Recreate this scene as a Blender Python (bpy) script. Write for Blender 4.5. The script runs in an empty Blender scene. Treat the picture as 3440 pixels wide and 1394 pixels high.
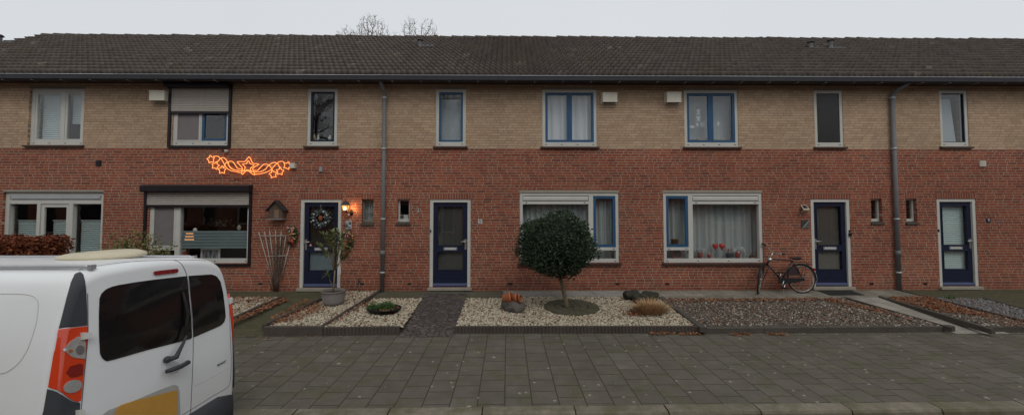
import bpy, math, random
import numpy as np
from mathutils import Vector, Matrix
from mathutils.bvhtree import BVHTree
R = math.radians
random.seed(7); rng = np.random.default_rng(11)
S = bpy.context.scene; COL = S.collection

# ------------------------------------------------------------------ camera
PITCH, YAW = R(2.2), R(0.65)
cd = bpy.data.cameras.new('camera'); cam = bpy.data.objects.new('camera', cd); COL.objects.link(cam)
cd.sensor_width = 36; cd.lens = 1334/3440*36; cd.clip_end = 500; cd.clip_start = .05
cd.shift_y = -math.tan(PITCH)*1334/3440 - 8/3440
cam.location = (0, 0, 2.21); cam.rotation_euler = (R(90)+PITCH, 0, -YAW); S.camera = cam
CR = cam.rotation_euler.to_matrix(); C0 = Vector(cam.location)
# ------------------------------------------------------------------ light: overcast winter day
SUN_EL, SUN_AZ = R(48), R(200)
w = bpy.data.worlds.new('World'); S.world = w; w.use_nodes = True
wn = w.node_tree; wn.nodes.clear()
sky = wn.nodes.new('ShaderNodeTexSky'); sky.sky_type = 'NISHITA'; sky.sun_disc = False
sky.sun_elevation = SUN_EL; sky.sun_rotation = SUN_AZ; sky.dust_density = 3; sky.air_density = 1
mx = wn.nodes.new('ShaderNodeMixRGB'); mx.inputs[0].default_value = .9; mx.inputs[2].default_value = (7.45, 7.7, 7.9, 1)
bg = wn.nodes.new('ShaderNodeBackground'); bg.inputs[1].default_value = .1
wo = wn.nodes.new('ShaderNodeOutputWorld')
tc = wn.nodes.new('ShaderNodeTexCoord'); nz = wn.nodes.new('ShaderNodeTexNoise'); nz.inputs['Scale'].default_value = 1.3
nz.inputs['Detail'].default_value = 3
cr = wn.nodes.new('ShaderNodeMixRGB'); cr.blend_type = 'MULTIPLY'; cr.inputs[0].default_value = 1
mr = wn.nodes.new('ShaderNodeMapRange'); mr.inputs[3].default_value = .93; mr.inputs[4].default_value = 1.05
wn.links.new(tc.outputs['Generated'], nz.inputs['Vector']); wn.links.new(nz.outputs[0], mr.inputs[0])
wn.links.new(sky.outputs[0], mx.inputs[1]); wn.links.new(mx.outputs[0], cr.inputs[1]); wn.links.new(mr.outputs[0], cr.inputs[2])
wn.links.new(cr.outputs[0], bg.inputs[0]); wn.links.new(bg.outputs[0], wo.inputs[0])
sl = bpy.data.lights.new('sun', 'SUN'); sl.energy = .75; sl.angle = R(25); sl.color = (1, .96, .9)
so = bpy.data.objects.new('sun', sl); COL.objects.link(so); so.rotation_euler = (R(42), 0, R(20)-R(45)+R(45)); so.location = (0, -5, 20)
S.view_settings.view_transform = 'Standard'; S.view_settings.look = 'None'
S.view_settings.exposure = 0; S.view_settings.gamma = 1; S.view_settings.use_curve_mapping = False
S.render.engine = 'CYCLES'; S.render.resolution_x = 1024; S.render.resolution_y = 414
S.cycles.max_bounces = 6; S.cycles.transparent_max_bounces = 16; S.cycles.glossy_bounces = 3; S.cycles.diffuse_bounces = 3

# ------------------------------------------------------------------ photo measurements -> points on real planes
def ray(px, py):
    k = 3440/1334
    return CR @ Vector(((px-1720)/3440*k, ((697-py)/3440+cd.shift_y)*k, -1))
WY = 9.53
def W(px, py, y=WY):
    d = ray(px, py); t = y/d.y; return C0+d*t
def GZ(y): return .10+.026*(y-6.85)                        # garden level rises to the wall
def G(px, py, dz=0):
    d = ray(px, py); a = .10-.026*6.85+dz                  # plane z = a + .026 y
    t = (a-C0.z)/(d.z-.026*d.y); return C0+d*t
def P0(px, py, z=0):
    d = ray(px, py); t = (z-C0.z)/d.z; return C0+d*t
def rect(x0, y0, x1, y1, y=WY):
    mx_, my_ = (x0+x1)/2, (y0+y1)/2
    return W(x0, my_, y).x, W(x1, my_, y).x, W(mx_, y1, y).z, W(mx_, y0, y).z   # X0,X1,Z0,Z1

# ------------------------------------------------------------------ mesh + object helpers
class MB:
    def __init__(s): s.v = []; s.f = []; s.sm = []
    def add(s, vs, fs, smooth=False):
        o = len(s.v); s.v += [tuple(p) for p in vs]; s.f += [tuple(i+o for i in f) for f in fs]; s.sm += [smooth]*len(fs); return s
    def quad(s, a, b, c, d): return s.add([a, b, c, d], [(0, 1, 2, 3)])
    def box(s, x0, x1, y0, y1, z0, z1):
        return s.add([(x0,y0,z0),(x1,y0,z0),(x1,y1,z0),(x0,y1,z0),(x0,y0,z1),(x1,y0,z1),(x1,y1,z1),(x0,y1,z1)],
            [(0,3,2,1),(4,5,6,7),(0,1,5,4),(1,2,6,5),(2,3,7,6),(3,0,4,7)])
    def prism(s, poly, axis, a0, a1):       # poly of 2D pts, extruded along axis
        def mk(p, a):
            return {'x': (a, p[0], p[1]), 'y': (p[0], a, p[1]), 'z': (p[0], p[1], a)}[axis]
        n = len(poly); vs = [mk(p, a0) for p in poly]+[mk(p, a1) for p in poly]
        fs = [tuple(range(n)), tuple(range(2*n-1, n-1, -1))]+[(i, i+n, (i+1) % n+n, (i+1) % n) for i in range(n)]
        return s.add(vs, fs)
    def slab(s, poly, th):                   # polygon of 3D pts, extruded down by th
        n = len(poly); vs = list(poly)+[Vector(p)-Vector((0, 0, th)) for p in poly]
        return s.add(vs, [tuple(range(n)), tuple(range(2*n-1, n-1, -1))]+[(i, i+n, (i+1) % n+n, (i+1) % n) for i in range(n)])
    def tube(s, pts, r, n=8, closed=False, cap=True):
        pts = [Vector(p) for p in pts]; m = len(pts); rs = r if isinstance(r, (list, tuple)) else [r]*m
        vs = []; up = Vector((0, 0, 1)); prev = None
        for i, p in enumerate(pts):
            if closed: t = pts[(i+1) % m]-pts[i-1]
            else: t = pts[min(i+1, m-1)]-pts[max(i-1, 0)]
            if t.length < 1e-9: t = Vector((0, 0, 1))
            t.normalize()
            if prev is None:
                a = up if abs(t.dot(up)) < .95 else Vector((0, 1, 0)); u = t.cross(a).normalized()
            else:
                u = prev-t*prev.dot(t)
                u = u.normalized() if u.length > 1e-6 else t.orthogonal().normalized()
            prev = u; v = t.cross(u)
            for k in range(n):
                an = 2*math.pi*k/n; vs.append(p+(u*math.cos(an)+v*math.sin(an))*rs[i])
        fs = []
        for i in range(m if closed else m-1):
            j = (i+1) % m
            for k in range(n): fs.append((i*n+k, i*n+(k+1) % n, j*n+(k+1) % n, j*n+k))
        if not closed and cap: fs += [tuple(range(n-1, -1, -1)), tuple((m-1)*n+k for k in range(n))]
        return s.add(vs, fs, True)
    def lathe(s, prof, c, n=24, sx=1, sy=1):        # prof (r,z)
        vs = []; m = len(prof)
        for r, z in prof:
            for k in range(n):
                a = 2*math.pi*k/n; vs.append((c[0]+r*sx*math.cos(a), c[1]+r*sy*math.sin(a), c[2]+z))
        fs = [(i*n+k, i*n+(k+1) % n, (i+1)*n+(k+1) % n, (i+1)*n+k) for i in range(m-1) for k in range(n)]
        return s.add(vs, fs, True)
    def ball(s, c, r, n=10, sx=1, sy=1, sz=1):
        pr = [(r*math.sin(math.pi*i/n)+1e-5, -r*sz*math.cos(math.pi*i/n)) for i in range(n+1)]
        return s.lathe(pr, c, n+2, sx, sy)
    def build(s, name, mat, parent=None, **kw):
        me = bpy.data.meshes.new(name)
        off = root_loc(parent) if parent else Vector((0, 0, 0))
        me.from_pydata([(a[0]-off.x, a[1]-off.y, a[2]-off.z) for a in s.v], [], s.f)
        me.polygons.foreach_set('use_smooth', s.sm)
        me.materials.append(mat)
        import bmesh
        bm = bmesh.new(); bm.from_mesh(me); bmesh.ops.recalc_face_normals(bm, faces=bm.faces); bm.to_mesh(me); bm.free()
        return link(name, me, parent, **kw)
def root_loc(o):
    v = Vector((0, 0, 0))
    while o: v = v+Vector(o.location); o = o.parent
    return v
def link(name, me, parent=None, label=None, cat=None, group=None, kind=None):
    o = bpy.data.objects.new(name, me); COL.objects.link(o)
    if parent: o.parent = parent
    return tag(o, label, cat, group, kind)
def tag(o, label=None, cat=None, group=None, kind=None):
    if label: o['label'] = label
    if cat: o['category'] = cat
    if group: o['group'] = group
    if kind: o['kind'] = kind
    return o
def thing(name, label, cat, loc=(0, 0, 0), group=None, kind=None):
    o = bpy.data.objects.new(name, None); COL.objects.link(o); o.location = loc; o.empty_display_size = .1
    return tag(o, label, cat, group, kind)
def npmesh(name, V, F, mat, parent=None, smooth=False, **kw):    # V (n,3)  F (m,k)
    me = bpy.data.meshes.new(name)
    if parent: V = V-np.array(root_loc(parent))
    k = F.shape[1]; me.vertices.add(len(V)); me.vertices.foreach_set('co', V.astype(np.float32).ravel())
    me.loops.add(F.size); me.loops.foreach_set('vertex_index', F.astype(np.int32).ravel())
    me.polygons.add(len(F)); me.polygons.foreach_set('loop_start', np.arange(0, F.size, k, dtype=np.int32))
    me.polygons.foreach_set('loop_total', np.full(len(F), k, dtype=np.int32))
    me.polygons.foreach_set('use_smooth', np.full(len(F), smooth))
    me.update(calc_edges=True); me.materials.append(mat)
    return link(name, me, parent, **kw)
def text_mesh(txt, loc, size, mat, parent, name='lettering', rot=(R(90), 0, 0), ext=.002):
    cu = bpy.data.curves.new('t', 'FONT'); cu.body = txt; cu.size = size; cu.extrude = ext; cu.align_x = 'CENTER'; cu.align_y = 'CENTER'
    to = bpy.data.objects.new('t', cu); me = bpy.data.meshes.new_from_object(to); bpy.data.objects.remove(to)
    me.name = name; me.transform(Matrix.Translation(Vector(loc)-root_loc(parent)) @ Matrix.Rotation(rot[2], 4, 'Z') @ Matrix.Rotation(rot[0], 4, 'X'))
    me.materials.clear(); me.materials.append(mat); return link(name, me, parent)

# ------------------------------------------------------------------ materials
class NT:
    def __init__(s, name):
        s.m = bpy.data.materials.new(name); s.m.use_nodes = True; s.n = s.m.node_tree; s.n.nodes.clear()
        s.out = s.n.nodes.new('ShaderNodeOutputMaterial'); s.b = s.n.nodes.new('ShaderNodeBsdfPrincipled')
        s.n.links.new(s.b.outputs[0], s.out.inputs[0]); s.b.inputs['Roughness'].default_value = .8
        s.b.inputs['Specular IOR Level'].default_value = .25
    def set(s, sock, v):
        if hasattr(v, 'links') or isinstance(v, bpy.types.NodeSocket): s.n.links.new(v, sock)
        else: sock.default_value = v
    def M(s, op, a, b=None, c=None):
        n = s.n.nodes.new('ShaderNodeMath'); n.operation = op
        for i, v in enumerate((a, b, c)):
            if v is not None: s.set(n.inputs[i], v)
        return n.outputs[0]
    def pos(s):
        g = s.n.nodes.new('ShaderNodeNewGeometry'); return g.outputs['Position']
    def obj(s):
        return s.n.nodes.new('ShaderNodeTexCoord').outputs['Object']
    def sep(s, v):
        n = s.n.nodes.new('ShaderNodeSeparateXYZ'); s.set(n.inputs[0], v); return n.outputs
    def comb(s, x, y, z=0.):
        n = s.n.nodes.new('ShaderNodeCombineXYZ')
        for i, v in enumerate((x, y, z)): s.set(n.inputs[i], v)
        return n.outputs[0]
    def noise(s, scale, detail=4, vec=None, rough=.6):
        n = s.n.nodes.new('ShaderNodeTexNoise'); n.inputs['Scale'].default_value = scale; n.inputs['Detail'].default_value = detail
        n.inputs['Roughness'].default_value = rough; s.set(n.inputs['Vector'], vec if vec is not None else s.pos()); return n.outputs[0]
    def voro(s, scale, vec=None, feat='F1'):
        n = s.n.nodes.new('ShaderNodeTexVoronoi'); n.feature = feat; n.inputs['Scale'].default_value = scale
        s.set(n.inputs['Vector'], vec if vec is not None else s.pos()); return n
    def white(s, vec):
        n = s.n.nodes.new('ShaderNodeTexWhiteNoise'); n.noise_dimensions = '3D'; s.set(n.inputs['Vector'], vec); return n.outputs[0]
    def mapr(s, v, a, b, c=0., d=1.):
        n = s.n.nodes.new('ShaderNodeMapRange')
        for i, q in enumerate((v, a, b, c, d)): s.set(n.inputs[i], q)
        return n.outputs[0]
    def ramp(s, v, stops, interp='LINEAR'):
        n = s.n.nodes.new('ShaderNodeValToRGB'); n.color_ramp.interpolation = interp; s.set(n.inputs[0], v)
        e = n.color_ramp.elements
        while len(e) < len(stops): e.new(.5)
        for i, (p, c) in enumerate(stops): e[i].position = p; e[i].color = tuple(c)+(1,)
        return n.outputs[0]
    def mix(s, f, a, b, mode='MIX'):
        n = s.n.nodes.new('ShaderNodeMixRGB'); n.blend_type = mode; s.set(n.inputs[0], f)
        for i, v in ((1, a), (2, b)):
            if isinstance(v, tuple) and len(v) == 3: v = v+(1,)
            s.set(n.inputs[i], v)
        return n.outputs[0]
    def bump(s, h, dist, strength=1):
        n = s.n.nodes.new('ShaderNodeBump'); n.inputs['Distance'].default_value = dist; n.inputs['Strength'].default_value = strength
        s.set(n.inputs['Height'], h); s.n.links.new(n.outputs[0], s.b.inputs['Normal'])
    def col(s, c): s.set(s.b.inputs['Base Color'], c if not (isinstance(c, tuple) and len(c) == 3) else c+(1,))
    def rough(s, r): s.set(s.b.inputs['Roughness'], r)
    def grid(s, u, v, bw, bh, joint, off='rand', half=.8, soft=.0012):
        """brick bond: returns brick mask, id, cell vectors"""
        vr = s.M('DIVIDE', v, bh); row = s.M('FLOOR', vr); fv = s.M('FRACT', vr)
        if off == 'rand': o = s.M('DIVIDE', s.M('FLOOR', s.M('MULTIPLY', s.white(s.comb(row, 3.3, 1.7)), 8)), 8)
        elif off == 'none': o = s.M('MULTIPLY', row, 0.)
        else: o = s.M('MULTIPLY', s.M('MODULO', row, 2), .5)
        uu = s.M('ADD', s.M('DIVIDE', u, bw), o); colm = s.M('FLOOR', uu); fu = s.M('FRACT', uu)
        r0 = s.white(s.comb(colm, row, .5)); k = s.M('ADD', s.M('GREATER_THAN', r0, half), 1.)
        fk = s.M('MULTIPLY', fu, k); sub = s.M('FLOOR', fk); ff = s.M('FRACT', fk)
        du = s.M('DIVIDE', s.M('MULTIPLY', s.M('MINIMUM', ff, s.M('SUBTRACT', 1., ff)), bw), k)
        dv = s.M('MULTIPLY', s.M('MINIMUM', fv, s.M('SUBTRACT', 1., fv)), bh)
        wob = s.M('MULTIPLY', s.M('SUBTRACT', s.noise(14, 2), .5), joint*.8)
        d = s.M('ADD', s.M('MINIMUM', du, dv), wob)
        mask = s.mapr(d, joint/2-soft, joint/2+soft)
        rid = s.white(s.comb(colm, row, s.M('ADD', sub, 2.))); rid2 = s.white(s.comb(row, colm, s.M('ADD', sub, 5.)))
        return mask, rid, rid2
def simple(name, c, rough=.6, metal=0, spec=.3, var=.12, scale=6, emit=None, es=0, bump=0):
    t = NT(name)
    n = t.noise(scale, 5, t.obj()); n2 = t.noise(scale*7, 3, t.obj())
    f = t.M('MULTIPLY', t.M('ADD', t.mapr(n, .3, .7, 1-var, 1+var), t.mapr(n2, .3, .7, 1-var*.5, 1+var*.5)), .5)
    g = t.comb(f, f, f); t.col(t.mix(1., c, g, 'MULTIPLY'))
    t.rough(t.mapr(n2, .3, .7, max(rough-.08, .02), min(rough+.08, 1))); t.b.inputs['Metallic'].default_value = metal; t.b.inputs['Specular IOR Level'].default_value = spec
    if bump: t.bump(n2, bump)
    if emit: t.b.inputs['Emission Color'].default_value = emit+(1,); t.b.inputs['Emission Strength'].default_value = es
    return t.m
def brick_mat(name, stops, mortar, joint=.011, vertical=False, stain=True, patch=0):
    t = NT(name); p = t.sep(t.pos()); u, v = (p[2], p[0]) if vertical else (p[0], p[2])
    u = t.M('ADD', u, 50.); v = t.M('ADD', v, 50.-.0045)
    if vertical: mask, rid, rid2 = t.grid(u, v, 2., .0625, joint, 'none', 2.)
    else: mask, rid, rid2 = t.grid(u, v, .222, .0625, joint)
    c = t.ramp(rid, stops)
    c = t.mix(t.mapr(t.noise(90, 3), .3, .75, 0, .18), c, tuple(x*.55 for x in stops[0][1]))
    mort = t.mix(t.mapr(t.noise(3, 4), .35, .7), mortar, tuple(x*.72 for x in mortar))
    c = t.mix(mask, mort, c)
    big = t.noise(.55, 5)
    f = t.mapr(big, .3, .7, .82, 1.14); c = t.mix(1., c, t.comb(f, f, f), 'MULTIPLY')
    pl = t.mapr(t.noise(1.1, 6, rough=.7), .54, .72, 0, .42); c = t.mix(pl, c, (.20, .145, .105))
    hz_ = t.noise(1., 4, t.comb(t.M('MULTIPLY', p[0], 5.), 0., t.M('MULTIPLY', p[2], .5)), .6); c = t.mix(t.mapr(hz_, .60, .75, 0, .15), c, (.09, .055, .045))
    if stain:   # damp, dark plinth courses
        h = t.M('ADD', p[2], t.M('MULTIPLY', t.noise(2.5, 4), .25)); c = t.mix(t.mapr(h, .58, .30, 0, .6), c, t.mix(.5, c, (.09, .035, .025)))
    t.col(c); t.rough(.9); t.b.inputs['Specular IOR Level'].default_value = .12
    t.bump(t.M('ADD', mask, t.M('MULTIPLY', t.noise(60, 3), .35)), .006, .9); return t.m
red_stops = [(0, (.19, .060, .043)), (.25, (.26, .072, .046)), (.62, (.30, .083, .050)), (.9, (.34, .105, .058)), (1, (.20, .078, .062))]
yel_stops = [(0, (.42, .293, .192)), (.35, (.475, .337, .225)), (.7, (.51, .366, .25)), (.92, (.52, .38, .265)), (1, (.44, .292, .198))]
BR = brick_mat('red_brick', red_stops, (.42, .335, .245), .0125)
BY = brick_mat('yellow_brick', yel_stops, (.27, .205, .15), .009, stain=False)
BS = brick_mat('soldier_brick', [(0, (.22, .07, .05)), (1, (.31, .10, .06))], (.40, .31, .235), vertical=True, stain=False)
WHITE = simple('white_paint', (.53, .525, .485), .45, var=.1, scale=3)
CREAM = simple('cream_paint', (.58, .55, .46), .5, var=.08)
BLUE = simple('blue_paint', (.028, .088, .185), .4, var=.15)
NAVY = simple('navy_paint', (.013, .018, .042), .35, var=.2)
NAVYL = simple('navy_paint_pale', (.05, .06, .13), .5)  # paler navy, for the weatherboards
DARKBOX = simple('dark_brown_metal', (.016, .012, .015), .4)
SHUT = simple('beige_aluminium', (.43, .395, .35), .45, var=.06)
SILL = simple('sill_tile', (.055, .032, .027), .5, var=.3)
CONC = simple('concrete_lintel', (.30, .27, .22), .85, var=.2, scale=4, bump=.003)
CONCD = simple('dark_concrete', (.075, .066, .055), .9, var=.35, scale=5, bump=.004)
EDG = simple('edging_concrete', (.078, .064, .054), .9, var=.35, scale=5, bump=.004)
ZINC = simple('zinc', (.040, .041, .048), .6, .2, var=.2); ZINCL = simple('zinc_bead', (.42, .44, .46), .4, .3)
ZINCD = simple('zinc_bracket', (.14, .145, .15), .5); PIPE = simple('grey_pvc', (.15, .15, .155), .55, var=.15)
SOFF = simple('soffit_board', (.055, .032, .026), .7, var=.3)
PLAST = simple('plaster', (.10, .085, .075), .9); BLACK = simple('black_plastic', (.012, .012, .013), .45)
CHROME = simple('brushed_metal', (.55, .55, .53), .3, .9)
RUB = simple('rubber', (.02, .02, .02), .7)
TERRA = simple('terracotta', (.42, .13, .055), .8, var=.2, scale=12)
WOOD = simple('bark', (.16, .13, .085), .9, var=.3, scale=20, bump=.006)
TWIG = simple('twig', (.13, .09, .07), .9); SILVER = simple('silver', (.5, .52, .54), .25, .6)
def glass_mat(name, base=.05, tint=(1, 1, 1), r=.01):
    m = bpy.data.materials.new(name); m.use_nodes = True; n = m.node_tree; n.nodes.clear()
    o = n.nodes.new('ShaderNodeOutputMaterial'); mi = n.nodes.new('ShaderNodeMixShader'); tr = n.nodes.new('ShaderNodeBsdfTransparent'); gl = n.nodes.new('ShaderNodeBsdfGlossy')
    lw = n.nodes.new('ShaderNodeLayerWeight'); lw.inputs[0].default_value = .5; fr = n.nodes.new('ShaderNodeMath'); fr.operation = 'POWER'; fr.inputs[1].default_value = 5; n.links.new(lw.outputs['Facing'], fr.inputs[0]); ad = n.nodes.new('ShaderNodeMath'); ad.operation = 'ADD'; ad.inputs[1].default_value = .04+base; ad.use_clamp = True
    nz = n.nodes.new('ShaderNodeTexNoise'); nz.inputs['Scale'].default_value = 1.7; bp = n.nodes.new('ShaderNodeBump'); bp.inputs['Distance'].default_value = .0012
    g = n.nodes.new('ShaderNodeNewGeometry'); n.links.new(g.outputs['Position'], nz.inputs['Vector']); n.links.new(nz.outputs[0], bp.inputs['Height']); n.links.new(bp.outputs[0], gl.inputs['Normal'])
    tr.inputs[0].default_value = tint+(1,); gl.inputs['Roughness'].default_value = r
    n.links.new(fr.outputs[0], ad.inputs[0]); n.links.new(ad.outputs[0], mi.inputs[0]); n.links.new(tr.outputs[0], mi.inputs[1]); n.links.new(gl.outputs[0], mi.inputs[2]); n.links.new(mi.outputs[0], o.inputs[0]); return m
GLASS = glass_mat('window_glass', .015, (.96, .97, .97))
def cloth(name, c, tr=.35):
    t = NT(name); t.col(c); t.rough(.95)
    m = t.n.nodes.new('ShaderNodeMixShader'); tl = t.n.nodes.new('ShaderNodeBsdfTranslucent'); tl.inputs[0].default_value = c+(1,); m.inputs[0].default_value = tr
    t.n.links.new(t.b.outputs[0], m.inputs[1]); t.n.links.new(tl.outputs[0], m.inputs[2]); t.n.links.new(m.outputs[0], t.out.inputs[0]); return t.m
NET = cloth('net_curtain', (.46, .50, .49), .15); NETW = cloth('white_net_curtain', (.70, .73, .76), .15)
GREYB = cloth('grey_blind', (.42, .47, .50), .1); TEALB = cloth('pleated_blind', (.42, .52, .51), .1); DARKC = cloth('brown_curtain', (.16, .12, .10), .1)

def island(name, stops, rough=.85, spec=.2, interp='LINEAR', rnd2=.2):
    t = NT(name); g = t.n.nodes.new('ShaderNodeNewGeometry'); c = t.ramp(g.outputs['Random Per Island'], stops, interp)
    n = t.noise(40, 3); f = t.mapr(n, .3, .7, 1-rnd2, 1+rnd2); t.col(t.mix(1., c, t.comb(f, f, f), 'MULTIPLY')); t.rough(rough); t.b.inputs['Specular IOR Level'].default_value = spec; return t.m
GRAV = island('white_gravel', [(0, (.48, .43, .33)), (.3, (.39, .34, .25)), (.55, (.56, .51, .40)), (.75, (.28, .21, .145)), (.9, (.17, .14, .10)), (1, (.24, .12, .065))])
GRAVP = island('mixed_gravel', [(0, (.10, .083, .066)), (.45, (.15, .122, .098)), (.74, (.125, .102, .09)), (.87, (.26, .20, .15)), (.94, (.42, .38, .31)), (1, (.50, .47, .40))])
GRAVG = island('grey_gravel', [(0, (.12, .112, .108)), (.5, (.19, .182, .175)), (1, (.29, .28, .27))])
LEAFB = island('dead_leaf', [(0, (.15, .060, .032)), (.4, (.26, .105, .052)), (.8, (.34, .165, .085)), (1, (.17, .085, .052))])
HEDGE = island('beech_leaf', [(0, (.08, .022, .012)), (.5, (.17, .048, .022)), (.85, (.28, .085, .035)), (1, (.35, .14, .06))], .6)
HOLLY = island('evergreen_leaf', [(0, (.020, .034, .021)), (.5, (.036, .058, .032)), (.9, (.055, .082, .045)), (1, (.068, .105, .055))], .75, .15)
OLE = island('oleander_leaf', [(0, (.09, .12, .045)), (.5, (.15, .18, .07)), (1, (.25, .25, .11))], .5, .3)
BAMB = island('shrub_leaf', [(0, (.09, .12, .04)), (.5, (.17, .19, .07)), (.85, (.26, .25, .10)), (1, (.30, .18, .09))], .6)
JUN = island('juniper_leaf', [(0, (.035, .08, .025)), (1, (.09, .16, .05))], .6)
STRAW = island('dry_grass', [(0, (.30, .13, .07)), (.35, (.42, .22, .12)), (.7, (.55, .40, .22)), (1, (.40, .36, .17))], .7)

def ground_mat(name, stops, bw, bh, joint, jc, off='half', swap=False, moss=0., spots=False, ou=0., ov=0., bmp=.006, swirl=False, half=2.):
    t = NT(name); p = t.sep(t.pos()); u, v = (p[1], p[0]) if swap else (p[0], p[1])
    u = t.M('ADD', u, 60.+ou); v = t.M('ADD', v, 60.+ov)
    mask, rid, rid2 = t.grid(u, v, bw, bh, joint, off, half, .002)
    c = t.ramp(rid, stops); n1 = t.noise(5, 6, rough=.7); n2 = t.noise(120, 2); n3 = t.noise(1.2, 4)
    f = t.M('MULTIPLY', t.mapr(n1, .3, .7, .82, 1.18), t.mapr(n2, .25, .75, .75, 1.25)); c = t.mix(1., c, t.comb(f, f, f), 'MULTIPLY')
    c = t.mix(mask, t.mix(t.mapr(n1, .4, .6), jc, (.035, .035, .018)), c)
    f3 = t.mapr(n3, .3, .7, .88, 1.12); c = t.mix(1., c, t.comb(f3, f3, f3), 'MULTIPLY')
    if spots:
        pn = t.noise(.7, 5, rough=.65); c = t.mix(t.mapr(pn, .50, .66, 0, .38), c, (.092, .084, .064)); c = t.mix(t.mapr(t.noise(2.2, 6, rough=.75), .56, .74, 0, .3), c, (.19, .17, .145))
    if moss: c = t.mix(t.mapr(t.noise(3, 6, rough=.75), .62-moss*.4, .75-moss*.3, 0, .6), c, (.075, .075, .03))
    if spots:
        for sc, th, off_ in ((3.7, .085, 0), (6.3, .12, 4.), (2.1, .075, 9.)):
            pv = t.comb(t.M('ADD', p[0], off_), p[1], 0.); vo = t.voro(sc, pv)
            keep = t.M('GREATER_THAN', t.white(vo.outputs['Position']), .42)
            sp = t.M('MULTIPLY', t.mapr(t.M('ADD', vo.outputs['Distance'], t.M('MULTIPLY', t.noise(60, 2), .06)), th+.03, th+.0, 0, .75), keep); c = t.mix(sp, c, (.34, .315, .265))
    t.col(c); t.rough(t.mapr(n1, .3, .7, .75, .95)); t.b.inputs['Specular IOR Level'].default_value = .2
    t.bump(t.M('ADD', t.M('ADD', mask, t.M('MULTIPLY', n1, .3)), t.M('MULTIPLY', rid2, .5 if spots else 0.)), bmp); return t.m
TILE = ground_mat('pavement_tiles', [(0, (.102, .091, .073)), (.5, (.109, .098, .079)), (.94, (.116, .105, .086)), (1, (.130, .118, .098))], .305, .305, .010, (.060, .056, .038), 'half', True, .28, True, ou=.0, ov=-.19)
MOSSP = ground_mat('mossy_brick_paving', [(0, (.07, .062, .05)), (1, (.115, .10, .075))], .20, .068, .008, (.03, .032, .017), 'half', False, .75)
def cobble_mat():
    t = NT('dark_cobbles'); p = t.sep(t.pos()); v = t.comb(t.M('MULTIPLY', p[0], 1.), t.M('MULTIPLY', p[1], 1.25), 0.)
    e = t.voro(9.5, v, 'DISTANCE_TO_EDGE').outputs['Distance']; ce = t.voro(9.5, v); mask = t.mapr(e, .03, .10)
    c = t.ramp(t.white(ce.outputs['Position']), [(0, (.075, .062, .058)), (.6, (.10, .084, .079)), (1, (.13, .11, .104))])
    n = t.noise(60, 4); f = t.mapr(n, .3, .7, .8, 1.2); c = t.mix(1., c, t.comb(f, f, f), 'MULTIPLY'); c = t.mix(mask, (.045, .038, .033), c)
    t.col(c); t.rough(.8); t.bump(t.M('ADD', mask, t.M('MULTIPLY', n, .3)), .014); return t.m
COBB = cobble_mat()
SLAB = ground_mat('concrete_slabs', [(0, (.19, .175, .145)), (1, (.25, .23, .195))], .5, .5, .008, (.06, .055, .04), 'none', False, .35)
STRIP = ground_mat('strip_slabs', [(0, (.085, .08, .062)), (1, (.12, .11, .088))], 1., .5, .008, (.04, .036, .028), 'none', False, .45)
TERR = ground_mat('washed_concrete', [(0, (.22, .21, .19)), (1, (.27, .26, .235))], 1., 5., .008, (.1, .09, .08), 'none', False, .1)
SOIL = ground_mat('soil', [(0, (.07, .055, .045)), (1, (.09, .07, .055))], 3., 3., .001, (.07, .05, .04), 'none', False, .2)
PATHS = ground_mat('pale_slabs', [(0, (.25, .235, .20)), (1, (.31, .29, .25))], .5, .5, .008, (.09, .08, .06), 'none', False, .02)
ROADM = ground_mat('road_bricks', [(0, (.08, .065, .06)), (1, (.12, .10, .09))], .21, .10, .006, (.04, .035, .03), 'half', False, .1)
KERB = ground_mat('kerb_concrete', [(0, (.165, .145, .112)), (1, (.205, .18, .142))], 1.0, 30., .012, (.05, .045, .035), 'none', False, .5, ou=.27)
def roof_mat():
    t = NT('roof_tiles'); g = t.n.nodes.new('ShaderNodeAttribute'); g.attribute_name = 'tid'
    c = t.ramp(g.outputs['Fac'], [(0, (.078, .063, .055)), (.5, (.094, .077, .067)), (.985, (.108, .089, .076)), (1, (.19, .155, .13))])
    n = t.noise(30, 5, rough=.7); f = t.mapr(n, .3, .7, .85, 1.15); c = t.mix(1., c, t.comb(f, f, f), 'MULTIPLY')
    a = t.noise(1.0, 6, rough=.75); c = t.mix(t.mapr(t.M('MULTIPLY', a, t.noise(11, 3)), .32, .39, 0, .6), c, (.085, .085, .028))
    t.col(c); t.rough(.9); t.bump(n, .004); return t.m
ROOF = roof_mat(); ROOFP = simple('ridge_tiles', (.085, .066, .055), .9, var=.25, scale=4, bump=.006)
BACKR = simple('roof_plain', (.07, .055, .048), .9)

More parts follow.
